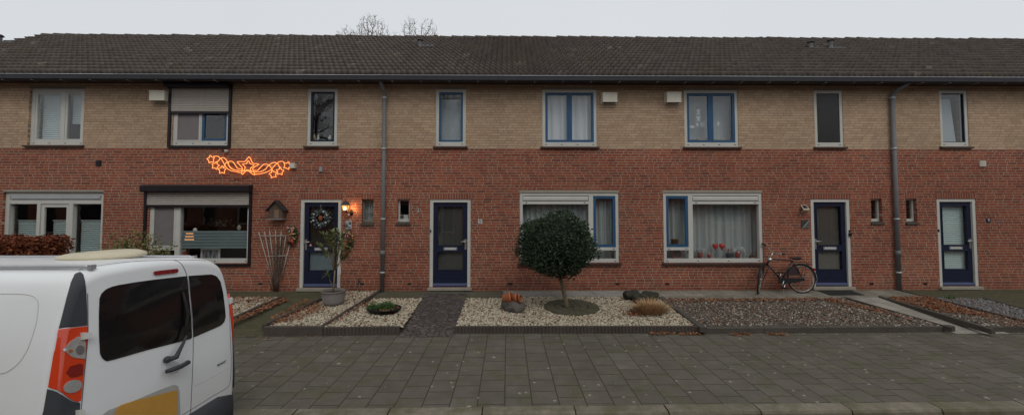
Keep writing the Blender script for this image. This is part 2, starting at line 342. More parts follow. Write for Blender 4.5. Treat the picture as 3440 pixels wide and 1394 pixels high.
# ------------------------------------------------------------------ ground
MB().box(-60, 60, -60, 60, -.6, -.135).build('ground', SOIL, kind='structure')
_ka, _kb = P0(900, 1374), P0(3400, 1345)
def ky(x): return _ka.y+(x-_ka.x)*(_kb.y-_ka.y)/(_kb.x-_ka.x)
MB().slab([(-45, -3.4, -.12), (45, -3.4, -.12), (45, ky(45)-.1, -.12), (-45, ky(-45)-.1, -.12)], .2).build('road', ROADM, kind='structure')
m = MB(); xs = [-45, 45]; m.slab([(-45, ky(-45), 0), (45, ky(45), 0), (45, 6.98, 0), (-45, 6.98, 0)], .2); m.build('pavement', TILE, kind='structure')
m = MB()
for i in range(-20, 24):        # kerb stones, one metre each, rounded nose
    x0 = i*1.0-.27+.004; x1 = x0+.992; k0, k1 = ky(x0)-.003, ky(x1)-.003; dz = random.uniform(-.003, .003)
    prof = [(0, -.25), (0, .003), (-.02, .006), (-.12, .004), (-.145, -.004), (-.16, -.028), (-.17, -.25)]
    vs = [(x0, k0+a, b+dz) for a, b in prof]+[(x1, k1+a, b+dz) for a, b in prof]; n = len(prof)
    m.add(vs, [tuple(range(n)), tuple(range(2*n-1, n-1, -1))]+[(j, j+n, (j+1) % n+n, (j+1) % n) for j in range(n)])
m.build('kerb', KERB, kind='structure')
# garden base under beds and paths
MB().box(-45, 45, 6.985, 9.6, -.2, -.02).build('garden_soil', SOIL, kind='structure')
def paved(name, pts, mat, dz=0., th=.06, front=()):
    MB().slab([P0(px, py, .006) for px, py in front]+[G(px, py, dz) for px, py in pts], th).build(name, mat, kind='structure')
yB = 970   # goes under the wall
paved('path', [(1566,998),(1570,985),(1428,985),(1420,1000)], COBB, .008, .05, [(1341,1131),(1523,1130)])
paved('paved_strip', [(1247,1001),(1418,1001),(1568,1001),(1690,1001),(1690,yB),(1286,yB)], STRIP, .0)
paved('drain_strip', [(1690.6,995),(2205,995),(2200,yB),(1690.6,yB)], TERR, .004)
paved('front_terrace', [(2206,1004),(2845,1001),(2958,998),(3096,995),(2982,yB-2),(2201,yB-2)], SLAB, .004)
paved('garden_path', [(2958,997.5),(2843,1000)], PATHS, .001, .05, [(3212,1119),(3390,1119)])
paved('brick_terrace', [(2982.6,yB-2),(3098,995.5),(3300,1001),(3700,1108),(4600,1108),(4300,yB-4)], MOSSP, .002)
paved('mossy_path', [(950,998),(1100,998),(1115,yB),(760,yB),(400,yB),(400,997)], MOSSP, .004)
m = MB(); a = [P0(560, 1150, .0), P0(884, 1133, .0)]; 
m.add([P0(430, 1138, .003), P0(884, 1133, .003), G(1093, 998, .002), G(945, 998, .002)], [(0, 1, 2, 3)]); m.build('garden_path', MOSSP, kind='structure')
# ------------------------------------------------------------------ edgings
def edging(p, q, w_, top, label, mat=EDG, group='concrete edging boards round the front gardens', zb=-.05, ribs=False):
    p, q = Vector(p), Vector(q); d = Vector((q.x-p.x, q.y-p.y, 0)).normalized(); nrm = Vector((-d.y, d.x, 0))*w_
    L = (q-p).length; n = max(1, round(L/1.0)); m = MB()
    if ribs:
        k = int(L/.02); lo = min(p.z, q.z)+zb; F_, B_ = [], []
        for i in range(k+1):
            a = p+(q-p)*(i/k); o = .011*(1 if i % 3 else -.6); F_.append((a.x-nrm.x/w_*o, a.y-nrm.y/w_*o)); B_.append((a.x+nrm.x, a.y+nrm.y))
        vs = [(x, y, lo) for x, y in F_]+[(x, y, p.z+top) for x, y in F_]+[(x, y, p.z+top) for x, y in B_]+[(x, y, lo) for x, y in B_]; c = k+1
        m.add(vs, [(j*c+i, j*c+i+1, ((j+1) % 4)*c+i+1, ((j+1) % 4)*c+i) for j in range(4) for i in range(k)]+[(0, c, 2*c, 3*c), (c-1, 2*c-1, 3*c-1, 4*c-1)])
        return m.build('garden_edging', mat, label=label, cat='edging', group=group)
    for i in range(n):
        a, b = p+(q-p)*(i/n), p+(q-p)*((i+1)/n); a = a+d*.003; b = b-d*.003; j = random.uniform(-.004, .004)
        za, zb_ = a.z+top+j, b.z+top+j; c = .008; lo = min(p.z, q.z)+zb
        vs = []
        for (s, z) in ((a, za), (b, zb_)):
            vs += [(s.x, s.y, lo), (s.x, s.y, z-c), (s.x+nrm.x*.15, s.y+nrm.y*.15, z), (s.x+nrm.x*.85, s.y+nrm.y*.85, z), (s.x+nrm.x, s.y+nrm.y, z-c), (s.x+nrm.x, s.y+nrm.y, lo)]
        m.add(vs, [(0,1,2,3,4,5), (11,10,9,8,7,6)]+[(k, k+6, (k+1) % 6+6, (k+1) % 6) for k in range(6)])
    return m.build('garden_edging', mat, label=label, cat='edging', group=group)
g = lambda x, y: G(x, y)
edging(P0(884,1130), P0(1083,1129), .07, .165, 'plain dark edging board in front of the gravel bed with the planter', zb=-.1)
edging(P0(1084.5,1128), P0(1340,1124), .06, .135, 'ribbed dark edging board left of the cobbled path along the pavement', zb=-.1, ribs=True)
edging(P0(1526,1120), P0(2350,1119), .06, .118, 'long ribbed dark edging board in front of the ball tree gravel bed', zb=-.1, ribs=True)
edging(P0(2353,1121), P0(3210,1115), .11, .10, 'wide grey edging stones in front of the brownish gravel bed', CONCD, zb=-.1)
edging(P0(3325,1116), P0(4300,1116), .11, .10, 'wide grey edging stones at far right in front of the leafy bed', CONCD, zb=-.1)
edging(G(1086,1100), G(1287,974), .05, .045, 'sloping edging board between the two white gravel beds beside the drainpipe')
edging(G(888,1098), G(1096,1000), .05, .045, 'edging board between mossy path and planter gravel bed')
edging(G(700,1108), G(952,997), .05, .03, 'edging board along leaf littered bed beside the van')
edging(G(2212,1001), G(2352,1106), .12, .035, 'dark edging between ball tree bed and brownish gravel bed', CONCD)
edging(G(2836,1000), G(3198,1104), .03, .02, 'thin brown edging left of the pale slab path')
edging(G(2950,998), G(3330,1112), .07, .035, 'dark thick edging right of the pale slab path', CONCD)
edging(G(2988,970), G(3100,994), .04, .018, 'short edging beside the right drainpipe')
edging(G(3105,996), G(3560,1110), .05, .025, 'edging between leafy bed and grey gravel strip at right')
edging(G(3300,1001), G(3700,1105), .04, .02, 'edging between grey gravel strip and mossy brick terrace at right')
# ribs on the two ribbed boards
# ------------------------------------------------------------------ scattered pebbles / leaves
def ico():
    t = (1+5**.5)/2; v = np.array([(-1,t,0),(1,t,0),(-1,-t,0),(1,-t,0),(0,-1,t),(0,1,t),(0,-1,-t),(0,1,-t),(t,0,-1),(t,0,1),(-t,0,-1),(-t,0,1)])/math.sqrt(1+t*t)
    f = np.array([(0,11,5),(0,5,1),(0,1,7),(0,7,10),(0,10,11),(1,5,9),(5,11,4),(11,10,2),(10,7,6),(7,1,8),(3,9,4),(3,4,2),(3,2,6),(3,6,8),(3,8,9),(4,9,5),(2,4,11),(6,2,10),(8,6,7),(9,8,1)])
    return v, f
IV, IF = ico()
def inpoly(x, y, poly):
    r = np.zeros(len(x), bool); n = len(poly)
    for i in range(n):
        x0, y0 = poly[i][:2]; x1, y1 = poly[(i+1) % n][:2]
        c = ((y0 > y) != (y1 > y)) & (x < (x1-x0)*(y-y0)/((y1-y0) or 1e-9)+x0); r ^= c
    return r
def scatter(poly, n, avoid=()):
    P = np.array([[p[0], p[1]] for p in poly]); lo, hi = P.min(0), P.max(0); out = np.zeros((0, 2))
    A = (hi-lo).prod()
    while len(out) < n:
        q = rng.uniform(lo, hi, (n*2, 2)); k = inpoly(q[:, 0], q[:, 1], poly)
        for (cx, cy, r) in avoid: k &= ((q[:, 0]-cx)**2+(q[:, 1]-cy)**2) > r*r
        out = np.vstack([out, q[k]])
    return out[:n]
def area(poly):
    return abs(sum(poly[i][0]*poly[(i+1) % len(poly)][1]-poly[(i+1) % len(poly)][0]*poly[i][1] for i in range(len(poly))))/2
def rotm(n, tilt=1.):
    a, b, c = rng.uniform(0, 6.283, n), rng.normal(0, .5*tilt, n), rng.normal(0, .5*tilt, n)
    ca, sa, cb, sb, cc, sc = np.cos(a), np.sin(a), np.cos(b), np.sin(b), np.cos(c), np.sin(c); Z = np.zeros(n); O = np.ones(n)
    Rz = np.stack([ca,-sa,Z,sa,ca,Z,Z,Z,O], 1).reshape(n,3,3); Rx = np.stack([O,Z,Z,Z,cb,-sb,Z,sb,cb], 1).reshape(n,3,3); Ry = np.stack([cc,Z,sc,Z,O,Z,-sc,Z,cc], 1).reshape(n,3,3)
    return Rz @ Rx @ Ry
def pebbles(pix, dens, size, mat, label, avoid=(), dz=0.):
    poly = [G(*p) for p in pix]; n = int(area(poly)*dens); q = scatter(poly, n, avoid)
    MB().slab([G(px, py, -.018) for px, py in pix], .14).build('garden_bed', SOIL, kind='structure')
    sz = rng.uniform(.6, 1.25, n)*size; sc = np.stack([sz, sz*rng.uniform(.6, .95, n), sz*rng.uniform(.4, .65, n)], 1)
    V = IV[None]*sc[:, None]*(1+rng.uniform(-.16, .16, (n, 12, 1))); V = np.einsum('nij,nkj->nki', rotm(n, .8), V)
    z = GZ(q[:, 1])+dz+rng.uniform(-.014, .006, n); V += np.concatenate([q, z[:, None]], 1)[:, None]
    F = IF[None]+(np.arange(n)*12)[:, None, None]
    return npmesh('gravel', V.reshape(-1, 3), F.reshape(-1, 3), mat, smooth=True, label=label, kind='stuff', cat='gravel')
def leaves(pts, size, mat, name, label, flat=.6, zs=None, **kw):
    n = len(pts); s = rng.uniform(.6, 1.3, n)*size
    L = np.array([(-1,0,0),(-.3,.5,.15),(.4,.42,.12),(1.05,0,.0),(.4,-.42,.12),(-.3,-.5,.15)])*.5
    V = L[None]*s[:, None, None]; V[:, :, 2] *= rng.uniform(-1.5, 2.5, (n, 1)); V = np.einsum('nij,nkj->nki', rotm(n, flat), V)+pts[:, None]
    b = (np.arange(n)*6)[:, None]; F = np.concatenate([b+np.array([0, 1, 2, 3]), b+np.array([0, 3, 4, 5])], 0)
    return npmesh(name, V.reshape(-1, 3), F, mat, label=label, **kw)
def leaf_patch(pix, n, label, size=.05, avoid=(), dz=.012, bias=None):
    poly = [G(*p) for p in pix]; q = scatter(poly, n, avoid); z = GZ(q[:, 1])+dz+rng.uniform(0, .025, n)
    return leaves(np.concatenate([q, z[:, None]], 1), size, LEAFB, 'fallen_leaves', label, .5, kind='stuff', cat='leaves')
tp = G(1905, 1036); DISC = G(1920, 1033)
pebbles([(1257,1002),(1417,1002),(1354,1096),(1096,1096)], 1500, .024, GRAV, 'white gravel bed left of the cobbled path', [(G(1291,1042).x, G(1291,1042).y, .22)])
pebbles([(1568,1002),(1690,1002),(1692,997),(2205,997),(2334,1094),(1532,1094)], 1500, .024, GRAV, 'large white gravel bed around the ball tree', [(DISC.x, DISC.y, .54)])
pebbles([(1108,998),(1118,978),(1278,977),(1095,1098),(900,1098)], 1500, .024, GRAV, 'white gravel bed around the round planter')
pebbles([(400,998),(946,998),(700,1106),(400,1106)], 1300, .024, GRAV, 'gravel bed beside the van covered in brown leaves')
pebbles([(2226,1003),(2836,1003),(3172,1094),(2352,1094)], 1700, .020, GRAVP, 'brownish gravel bed in front of the bicycle')
pebbles([(2962,999),(3104,998),(3470,1092),(3300,1094)], 1700, .020, GRAVP, 'gravel bed right of the pale slab path')
pebbles([(3112,998),(3298,1002),(3690,1104),(3540,1104)], 1700, .017, GRAVG, 'fine grey gravel strip at the right')
leaf_patch([(400,998),(945,998),(900,1018),(400,1040)], 700, 'brown leaves along the back of the left bed')
leaf_patch([(400,1000),(945,1000),(700,1104),(400,1104)], 650, 'brown leaves scattered over the left bed')
leaf_patch([(955,1001),(965,1012),(800,1082),(640,1130),(660,1100),(790,1074)], 900, 'brown leaves along the left edge of the mossy path')
leaf_patch([(1050,1012),(1020,1010),(900,1075),(925,1080)], 170, 'brown leaves along the right edge of the mossy path', dz=.02)
leaf_patch([(1060,1020),(1095,1035),(1010,1075),(905,1095),(980,1052)], 420, 'brown leaves on the gravel before the planter', dz=.015)
leaf_patch([(1100,985),(1270,980),(1200,1010),(1130,1010)], 90, 'few brown leaves behind the planter')
leaf_patch([(1240,1008),(1250,1020),(1110,1095),(1100,1092)], 110, 'brown leaves beside the sloping edging')
leaf_patch([(1568,1005),(2200,1000),(2330,1092),(1534,1092)], 160, 'few brown leaves on the large white gravel bed', .035, [(DISC.x, DISC.y, .52)])
leaf_patch([(2215,1003),(2840,1002),(2830,1012),(2235,1018)], 800, 'brown leaves along the back of the brownish gravel')
leaf_patch([(2800,1006),(2960,1040),(3060,1078),(2960,1050),(2780,1018)], 350, 'brown leaves along the thin edging of the brownish gravel')
leaf_patch([(2235,1010),(2800,1008),(3160,1092),(2356,1092)], 650, 'brown leaves scattered over the brownish gravel', .035)
leaf_patch([(2975,1000),(3110,998),(3310,1058),(3330,1064),(3160,1050),(3030,1018)], 1500, 'thick drift of orange brown leaves on the right bed')
leaf_patch([(3100,1020),(3300,1050),(3560,1100),(3400,1100)], 300, 'brown leaves scattered over the right bed', .04)
leaf_patch([(3120,1003),(3290,1006),(3600,1090),(3450,1075)], 30, 'few brown leaves on the grey gravel', .05)
def pav_leaves(a, b, n, label):
    A, B = P0(*a), P0(*b); t = rng.uniform(0, 1, n); p = np.stack([A.x+(B.x-A.x)*t, A.y+(B.y-A.y)*t-np.abs(rng.normal(0, .05, n)), rng.uniform(.008, .03, n)], 1)
    leaves(p, .05, LEAFB, 'fallen_leaves', label, .5, kind='stuff', cat='leaves')
pav_leaves((2180,1119),(2350,1121), 120, 'brown leaves against the ribbed board on the pavement')
pav_leaves((2450,1122),(2520,1122), 60, 'brown leaves against the grey edging on the pavement')
pav_leaves((2570,1122),(2640,1122), 50, 'brown leaves further right against the grey edging')
pav_leaves((870,1135),(1090,1131), 14, 'few leaves on the pavement before the plain board')

# ------------------------------------------------------------------ houses
ZB = W(1720, 499.5).z; ZTOP = W(1720, 270).z
EY, EZ, RY_, RZ_ = 9.17, 5.215, 13.0, 0
_d = ray(1720, 131); RZ_ = (C0+_d*(RY_/_d.y)).z
BACK = 2*RY_-WY
wpx = [W(p, 600).x for p in (430, 1288.5, 2150, 3009)]
HX = [-15.15]+wpx+[wpx[3]+6.14, wpx[3]+12.3]
TH = .26
def wall_mesh(x0, x1, z0, z1, holes, yf=WY, yb=WY+TH):
    xs = sorted(set([x0, x1]+[h[0] for h in holes]+[h[1] for h in holes])); zs = sorted(set([z0, z1]+[h[2] for h in holes]+[h[3] for h in holes]))
    m = MB()
    for i in range(len(xs)-1):
        for j in range(len(zs)-1):
            cx, cz = (xs[i]+xs[i+1])/2, (zs[j]+zs[j+1])/2
            if any(h[0] < cx < h[1] and h[2] < cz < h[3] for h in holes): continue
            a, b, c, d = xs[i], xs[i+1], zs[j], zs[j+1]
            m.add([(a, yf, c), (b, yf, c), (b, yf, d), (a, yf, d)], [(0, 1, 2, 3)]); m.add([(a, yb, c), (a, yb, d), (b, yb, d), (b, yb, c)], [(0, 1, 2, 3)])
    for (a, b, c, d) in holes+[(x0, x1, z0, z1)]:
        m.add([(a, yf, c), (a, yb, c), (b, yb, c), (b, yf, c)], [(0, 1, 2, 3)]); m.add([(a, yf, d), (b, yf, d), (b, yb, d), (a, yb, d)], [(0, 1, 2, 3)])
        m.add([(a, yf, c), (a, yf, d), (a, yb, d), (a, yb, c)], [(0, 1, 2, 3)]); m.add([(b, yf, c), (b, yb, c), (b, yb, d), (b, yf, d)], [(0, 1, 2, 3)])
    return m
TILES_W = .138
SL = math.hypot(RY_-EY, RZ_-EZ); NR = 15
def roof_front(x0, x1, parent):
    n = max(2, round((x1-x0)/TILES_W))*8; X = np.linspace(x0, x1, n+1)
    ph = X/TILES_W*2*math.pi; wv = .032*(np.sin(ph)+.28*np.sin(2*ph+.6))
    uy, uz = (RY_-EY)/SL, (RZ_-EZ)/SL; ny, nzv = -uz, uy
    rows = []; V = []; tid = []
    for r in range(NR):
        jit = np.repeat(rng.uniform(-.004, .006, len(X)//8+1), 8)[:len(X)]
        for (t, h) in ((0, .0), (0, .064), (.5, .034), (1.0, .002)):
            s = (r+t)/NR*SL; hh = h+wv+.03+(jit if t < .6 and h > 0 else 0)
            if t == 0 and h == 0: hh = wv+.014
            sag = .012*np.sin(X*.9)+.008*np.sin(X*2.3+1)
            V.append(np.stack([X, EY+uy*s+ny*hh, EZ+uz*s+nzv*hh+sag*s/SL], 1))
    V = np.concatenate(V); m_ = n+1; F = []
    tile = (np.arange(n)//8)
    for r in range(NR):
        rid = rng.uniform(0, 1, n//8+1)
        for k in range(3):
            a = (r*4+k)*m_+np.arange(n); F.append(np.stack([a, a+1, a+1+m_, a+m_], 1)); tid.append(rid[tile])
    F = np.concatenate(F); o = npmesh('roof', V, F, ROOF, parent, smooth=True)
    at = o.data.attributes.new('tid', 'FLOAT', 'FACE'); at.data.foreach_set('value', np.concatenate(tid).astype(np.float32))
    return o
def build_shell(i, label):
    x0, x1 = HX[i], HX[i+1]
    root = thing('terraced_house', label, 'house', ((x0+x1)/2, WY, 0), 'terraced houses in the row')
    return root, x0, x1
HOLES = {}
def frame_rect(m, X0, X1, Z0, Z1, t, yf, yb, tb=None, tt=None):
    tb = tb or t; tt = tt or t
    m.box(X0, X0+t, yf, yb, Z0, Z1); m.box(X1-t, X1, yf, yb, Z0, Z1); m.box(X0+t, X1-t, yf, yb, Z0, Z0+tb); m.box(X0+t, X1-t, yf, yb, Z1-tt, Z1)
def pane(parent, X0, X1, Z0, Z1, y, mat=None): 
    return MB().box(X0, X1, y, y+.006, Z0, Z1).build('pane', mat or GLASS, parent)
def sash(parent, X0, X1, Z0, Z1, y, t=.05, mat=None, glass=True, name='sash'):
    m = MB(); frame_rect(m, X0, X1, Z0, Z1, t, y, y+.045); m.build(name, mat or BLUE, parent)
    if glass: pane(parent, X0+t-.01, X1-t+.01, Z0+t-.01, Z1-t+.01, y+.02)
def sill_(parent, X0, X1, Z, h=.055, out=.06, name='sill'):
    MB().prism([(WY-out, Z-h), (WY-out, Z-.018), (WY+.06, Z-.001), (WY+.06, Z-h+.01), (WY-.002, Z-h+.01), (WY-.002, Z-h)], 'x', X0, X1).build(name, SILL, parent)
def lint(parent, X0, X1, Z, h=.055, mat=None): MB().box(X0, X1, WY-.004, WY+.1, Z, Z+h).build('lintel', mat or CONC, parent)
def drips(m, X0, X1, Z, y, n=2):
    for k in range(n):
        x = X0+.09+(X1-X0-.18)*k/max(1, n-1); m.box(x-.02, x+.02, y-.003, y, Z-.008, Z+.008)

def window_shell(house, r, ft=.075, rec=.015, tb=.085, sill=True, lintel=True, mull=(), lab=None):
    X0, X1, Z0, Z1 = r; m = MB(); yf, yb = WY+rec, WY+rec+.11
    frame_rect(m, X0+.002, X1-.002, Z0+.002, Z1-.002, ft, yf, yb, tb)
    for a, b, c, d in mull: m.box(a, b, yf+.003, yb-.003, c, d)
    o = m.build('window', WHITE, house)
    if lab: o['label'] = lab
    if sill: sill_(o, X0-.05, X1+.05, Z0)
    if lintel: lint(o, X0-.01, X1+.01, Z1)
    d = MB(); drips(d, X0, X1, Z0+tb*.45, yf, 2 if X1-X0 < 1 else 4); d.build('drain_slot', BLACK, o)
    return o
def curtain(name, r, y, mat, label, fold=.022, per=.11, cat='curtain', group=None, horiz=False):
    X0, X1, Z0, Z1 = r; n = max(20, int((X1-X0)/per*8)) if not horiz else 2; k = 2 if not horiz else max(6, int((Z1-Z0)/.045)*2)
    X = np.linspace(X0, X1, n+1); Z = np.linspace(Z0, Z1, k+1)
    XX, ZZ = np.meshgrid(X, Z)
    if horiz: YY = y+fold*(np.arange(k+1) % 2)[:, None]+0*XX
    else:
        ph = XX/per*2*math.pi; YY = y+fold*(np.sin(ph+.8*np.sin(XX*3.1))+.5*np.sin(ph*.37+1)+.35*np.sin(ph*1.7+2))
    V = np.stack([XX, YY, ZZ], 2).reshape(-1, 3); a = (np.arange(k)[:, None]*(n+1)+np.arange(n)).ravel(); F = np.stack([a, a+1, a+n+2, a+n+1], 1)
    V2 = V+np.array([0, .003, 0]); V = np.concatenate([V, V2]); F = np.concatenate([F, F[:, ::-1]+(k+1)*(n+1)])
    return npmesh(name, V, F, mat, smooth=not horiz, label=label, cat=cat, group=group)

labels = ['end house at left behind the white van, with white window frames and pleated blinds',
 'house with dark roller shutters, glowing star lights and a wreath on its navy door',
 'middle house with the ball tree and cobbled path in its front garden',
 'house with the bicycle leaning beside its navy door and red ornaments in the window',
 'house at right with white blind behind its navy door',
 'last house at far right of which only the roof shows']
roots = []
for i in range(6):
    root, x0, x1 = build_shell(i, labels[i]); roots.append((root, x0, x1))
def rr(*a): return rect(*a)
U = {1: [rr(96, 296, 281, 487)], 3: [rr(581, 296, 771, 489), rr(1032, 298, 1133, 490)], 5: [rr(1464, 300, 1565, 491), rr(1822, 301, 2005, 492)],
     7: [rr(2299, 303, 2480, 493), rr(2736.5, 304, 2832.5, 493)], 9: [rr(3158, 304, 3253, 492)], 11: []}
L = {1: [rr(6, 645, 344, 882)], 3: [rr(500, 640, 840, 884), rr(1007, 670, 1145, 966), rr(1215, 669, 1255, 751)],
     5: [rr(1746, 648, 2079, 882), rr(1443, 670, 1581, 964), rr(1335, 669, 1376, 750)],
     7: [rr(2229, 648, 2562, 882), rr(2727, 669, 2859, 962), rr(2926.5, 668, 2963.5, 748.5)],
     9: [rr(3152, 668, 3284, 961), rr(3044, 668, 3081, 748.5), rr(3530, 646, 3865, 880)], 11: []}
for i, key in enumerate((1, 3, 5, 7, 9, 11)):
    root, x0, x1 = roots[i]
    wall_mesh(x0, x1, -.1, ZB, L[key]).build('wall', BR, root, label='red brick ground floor wall')
    wall_mesh(x0, x1, ZB, EZ-.02, U[key]).build('wall', BY, root, label='yellow brick upper wall')
    # inner shell: party walls, floors, back wall
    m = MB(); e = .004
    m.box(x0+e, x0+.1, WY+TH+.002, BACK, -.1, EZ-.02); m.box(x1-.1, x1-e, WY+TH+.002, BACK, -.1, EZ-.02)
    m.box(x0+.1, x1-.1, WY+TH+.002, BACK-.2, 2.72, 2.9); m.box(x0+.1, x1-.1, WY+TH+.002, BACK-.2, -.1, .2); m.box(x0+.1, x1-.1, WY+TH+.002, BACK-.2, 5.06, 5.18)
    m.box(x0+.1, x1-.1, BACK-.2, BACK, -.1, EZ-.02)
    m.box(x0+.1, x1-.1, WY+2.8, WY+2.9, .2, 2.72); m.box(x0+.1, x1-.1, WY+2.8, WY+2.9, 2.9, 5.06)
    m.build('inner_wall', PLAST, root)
    roof_front(x0, x1, root)
    m = MB(); m.quad((x0, RY_, RZ_+.02), (x1, RY_, RZ_+.02), (x1, 2*RY_-EY, EZ), (x0, 2*RY_-EY, EZ)); m.build('roof', BACKR, root, label='rear roof slope')
    # ridge tiles
    m = MB(); n = round((x1-x0)/.378); st = (x1-x0)/n
    for k in range(n):
        a = x0+k*st; jz = random.uniform(-.012, .014); pr = []
        for q in range(9):
            an = math.pi*q/8; pr.append((math.cos(an), math.sin(an)))
        vs = []
        for (xx, r_) in ((a-.03, .125), (a+.06, .118), (a+st, .098)):
            vs += [(xx, RY_-c*r_*1.15, RZ_-.03+jz+s_*r_) for c, s_ in pr]
        fs = [(u_*9+q, u_*9+q+1, (u_+1)*9+q+1, (u_+1)*9+q) for u_ in range(2) for q in range(8)]+[tuple(range(9))]
        m.add(vs, fs, False)
    m.build('ridge', ROOFP, root)
    # gutter and soffit
    m = MB(); gp = [(9.23, 5.19), (9.225, 5.11), (9.20, 5.085), (9.14, 5.08), (9.105, 5.105), (9.098, 5.205), (9.104, 5.205), (9.112, 5.11), (9.143, 5.09), (9.195, 5.093), (9.215, 5.115), (9.222, 5.19)]
    m.prism(gp, 'x', x0+.001, x1-.001); m.build('gutter', ZINC, root)
    MB().tube([(x0, 9.098, 5.207), (x1, 9.098, 5.207)], .009, 8).build('gutter_bead', ZINCL, root)
    for k in range(int((x1-x0)/.66)):
        a = x0+.3+k*.66; MB().box(a-.012, a+.012, 9.095, 9.24, 5.066, 5.0795).build('gutter_bracket', ZINCD, root)
    m = MB(); m.box(x0, x1, 9.235, WY-.002, 5.12, 5.145); m.box(x0, x1, 9.232, 9.25, 5.145, 5.215); m.build('soffit', SOFF, root)
# gable end
root, x0, x1 = roots[0]
MB().prism([(WY, EZ-.02), (BACK, EZ-.02), (RY_, RZ_-.05)], 'x', x0+.01, x0+.2).build('gable_wall', BY, root)
# opposite-handed names
H1, H3, H5, H7, H9, H11 = [r[0] for r in roots]
def XW(px, py=600): return W(px, py).x
def ZW(py, px=1720): return W(px, py).z

# ---- house 1 upper double window
r = U[1][0]; X0, X1, Z0, Z1 = r; xm = XW(203, 390)
w1 = window_shell(H1, r, .08, .05, .10, mull=[(xm-.01, xm+.045, Z0+.1, Z1-.08)], lab='white double window with venetian blinds')
sash(w1, X0+.08, xm-.012, Z0+.10, Z1-.08, WY+.06, .05, WHITE); sash(w1, xm+.047, X1-.08, Z0+.10, Z1-.08, WY+.06, .05, WHITE)
BLIND = cloth('venetian_blind', (.60, .68, .70), .1)
curtain('venetian_blind', (X0+.1, xm-.02, Z0+.1, Z1-.1), WY+.2, BLIND, 'fully lowered white venetian blind in upper left window', .018, cat='blind', horiz=True)
curtain('venetian_blind', (xm+.06, X1-.1, ZW(411, 250), Z1-.1), WY+.2, BLIND, 'half lowered white venetian blind in upper left window', .018, cat='blind', horiz=True)
# ---- house 1 lower triple window
r = L[1][0]; X0, X1, Z0, Z1 = r; yy = 700
zt, zb2 = ZW(672, 180), ZW(685, 180)
w1 = window_shell(H1, r, .09, .05, .10, mull=[(X0+.09, X1-.09, zb2, zt), (XW(120), XW(131), Z0+.1, zb2), (XW(228), XW(241), Z0+.1, zb2)], lab='wide white triple window with pleated blinds')
MB().box(X0+.1, X1-.1, WY+.07, WY+.13, zt+.01, Z1-.10).build('vent_louver', WHITE, w1)
m = MB(); m.box(X0+.12, X1-.13, WY+.045, WY+.07, zt+.03, zt+.11); m.build('vent_flap', simple('grey_aluminium', (.40, .42, .44), .4), w1)
pane(w1, X0+.09, XW(121), Z0+.1, zb2, WY+.13); pane(w1, XW(240), X1-.09, Z0+.1, zb2, WY+.13)
sash(w1, XW(132), XW(228), Z0+.1, zb2-.005, WY+.07, .075, WHITE)
for a, b, q in ((30, 121, 'left'), (150, 229, 'middle'), (246, 341, 'right')):
    zt2 = ZW(743, 180); o = curtain('pleated_blind', (XW(a), XW(b), Z0+.05, zt2), WY+.22, TEALB, 'grey green pleated blind half up in the %s pane of the triple window' % q, .018, cat='blind', horiz=True, group='pleated blinds of the triple window')
    MB().box(XW(a), XW(b), WY+.205, WY+.235, zt2, zt2+.018).build('rail', WHITE, o)

def roller(house, bx0, bx1, by0, by1, gx0, gx1, gy1, sy0, sy1, dep=.15, base='upper'):
    """dark box, two guide rails, beige slatted curtain with dark bottom bar; px at the wall plane"""
    X0, X1 = XW(gx0, 400 if base == 'upper' else 700), XW(gx1, 400 if base == 'upper' else 700)
    zt, zb_ = W(gx0, by0, WY-dep).z, W(gx0, by1, WY-dep).z
    m = MB(); m.prism([(WY-.002, zt+.01), (WY-dep+.03, zt), (WY-dep, zt-.03), (WY-dep, zb_+.02), (WY-dep+.02, zb_), (WY-.002, zb_)], 'x', X0, X1)
    o = m.build('shutter_box', DARKBOX, house)
    m = MB(); zl = ZW(gy1, (gx0+gx1)/2); m.box(X0+.005, X0+.06, WY-.045, WY-.003, zl, zb_); m.box(X1-.06, X1-.005, WY-.045, WY-.003, zl, zb_)
    m.box(X0+.06, X1-.06, WY-.045, WY-.003, zl, zl+.05); m.build('guide_rail', DARKBOX, house)
    z0, z1 = ZW(sy1, (gx0+gx1)/2), zb_+.01; m = MB(); n = max(3, round((z1-z0)/.043)); h = (z1-z0)/n
    for k in range(n):
        a = z0+k*h; m.prism([(WY-.022, a+.004), (WY-.030, a+h*.5), (WY-.022, a+h-.002), (WY-.014, a+h-.002), (WY-.014, a+.004)], 'x', X0+.058, X1-.058)
    s_ = m.build('roller_shutter', SHUT, house); MB().box(X0+.058, X1-.058, WY-.034, WY-.012, z0-.055, z0+.002).build('bottom_bar', DARKBOX, s_)
# house 3 upper double window with shutter
r = U[3][0]; X0, X1, Z0, Z1 = r; xm = XW(674, 420)
w3 = window_shell(H3, r, .075, .02, .11, sill=False, lintel=False, mull=[(xm-.03, xm+.01, Z0+.11, Z1-.075)], lab='double window half hidden by its roller shutter')
sash(w3, X0+.07, xm-.02, Z0+.10, Z1-.07, WY+.012, .03, WHITE, False, 'insect_screen')
SCR = glass_mat('insect_mesh', .0, (.42, .40, .40), .5); MB().box(X0+.1, xm-.05, WY+.03, WY+.034, Z0+.12, Z1-.1).build('mesh', simple('mesh_grey', (.19, .17, .17), .8), w3)
sash(w3, xm+.012, X1-.075, Z0+.11, Z1-.075, WY+.03, .055, BLUE)
roller(H3, 0, 0, 270, 291, 568, 779, 497, 0, 376, .19)
r = U[3][1]; X0, X1, Z0, Z1 = r
w3 = window_shell(H3, r, .07, .015, .10, lab='narrow upper window reflecting bare branches'); sash(w3, X0+.07, X1-.07, Z0+.10, Z1-.07, WY+.03, .045, NAVY)
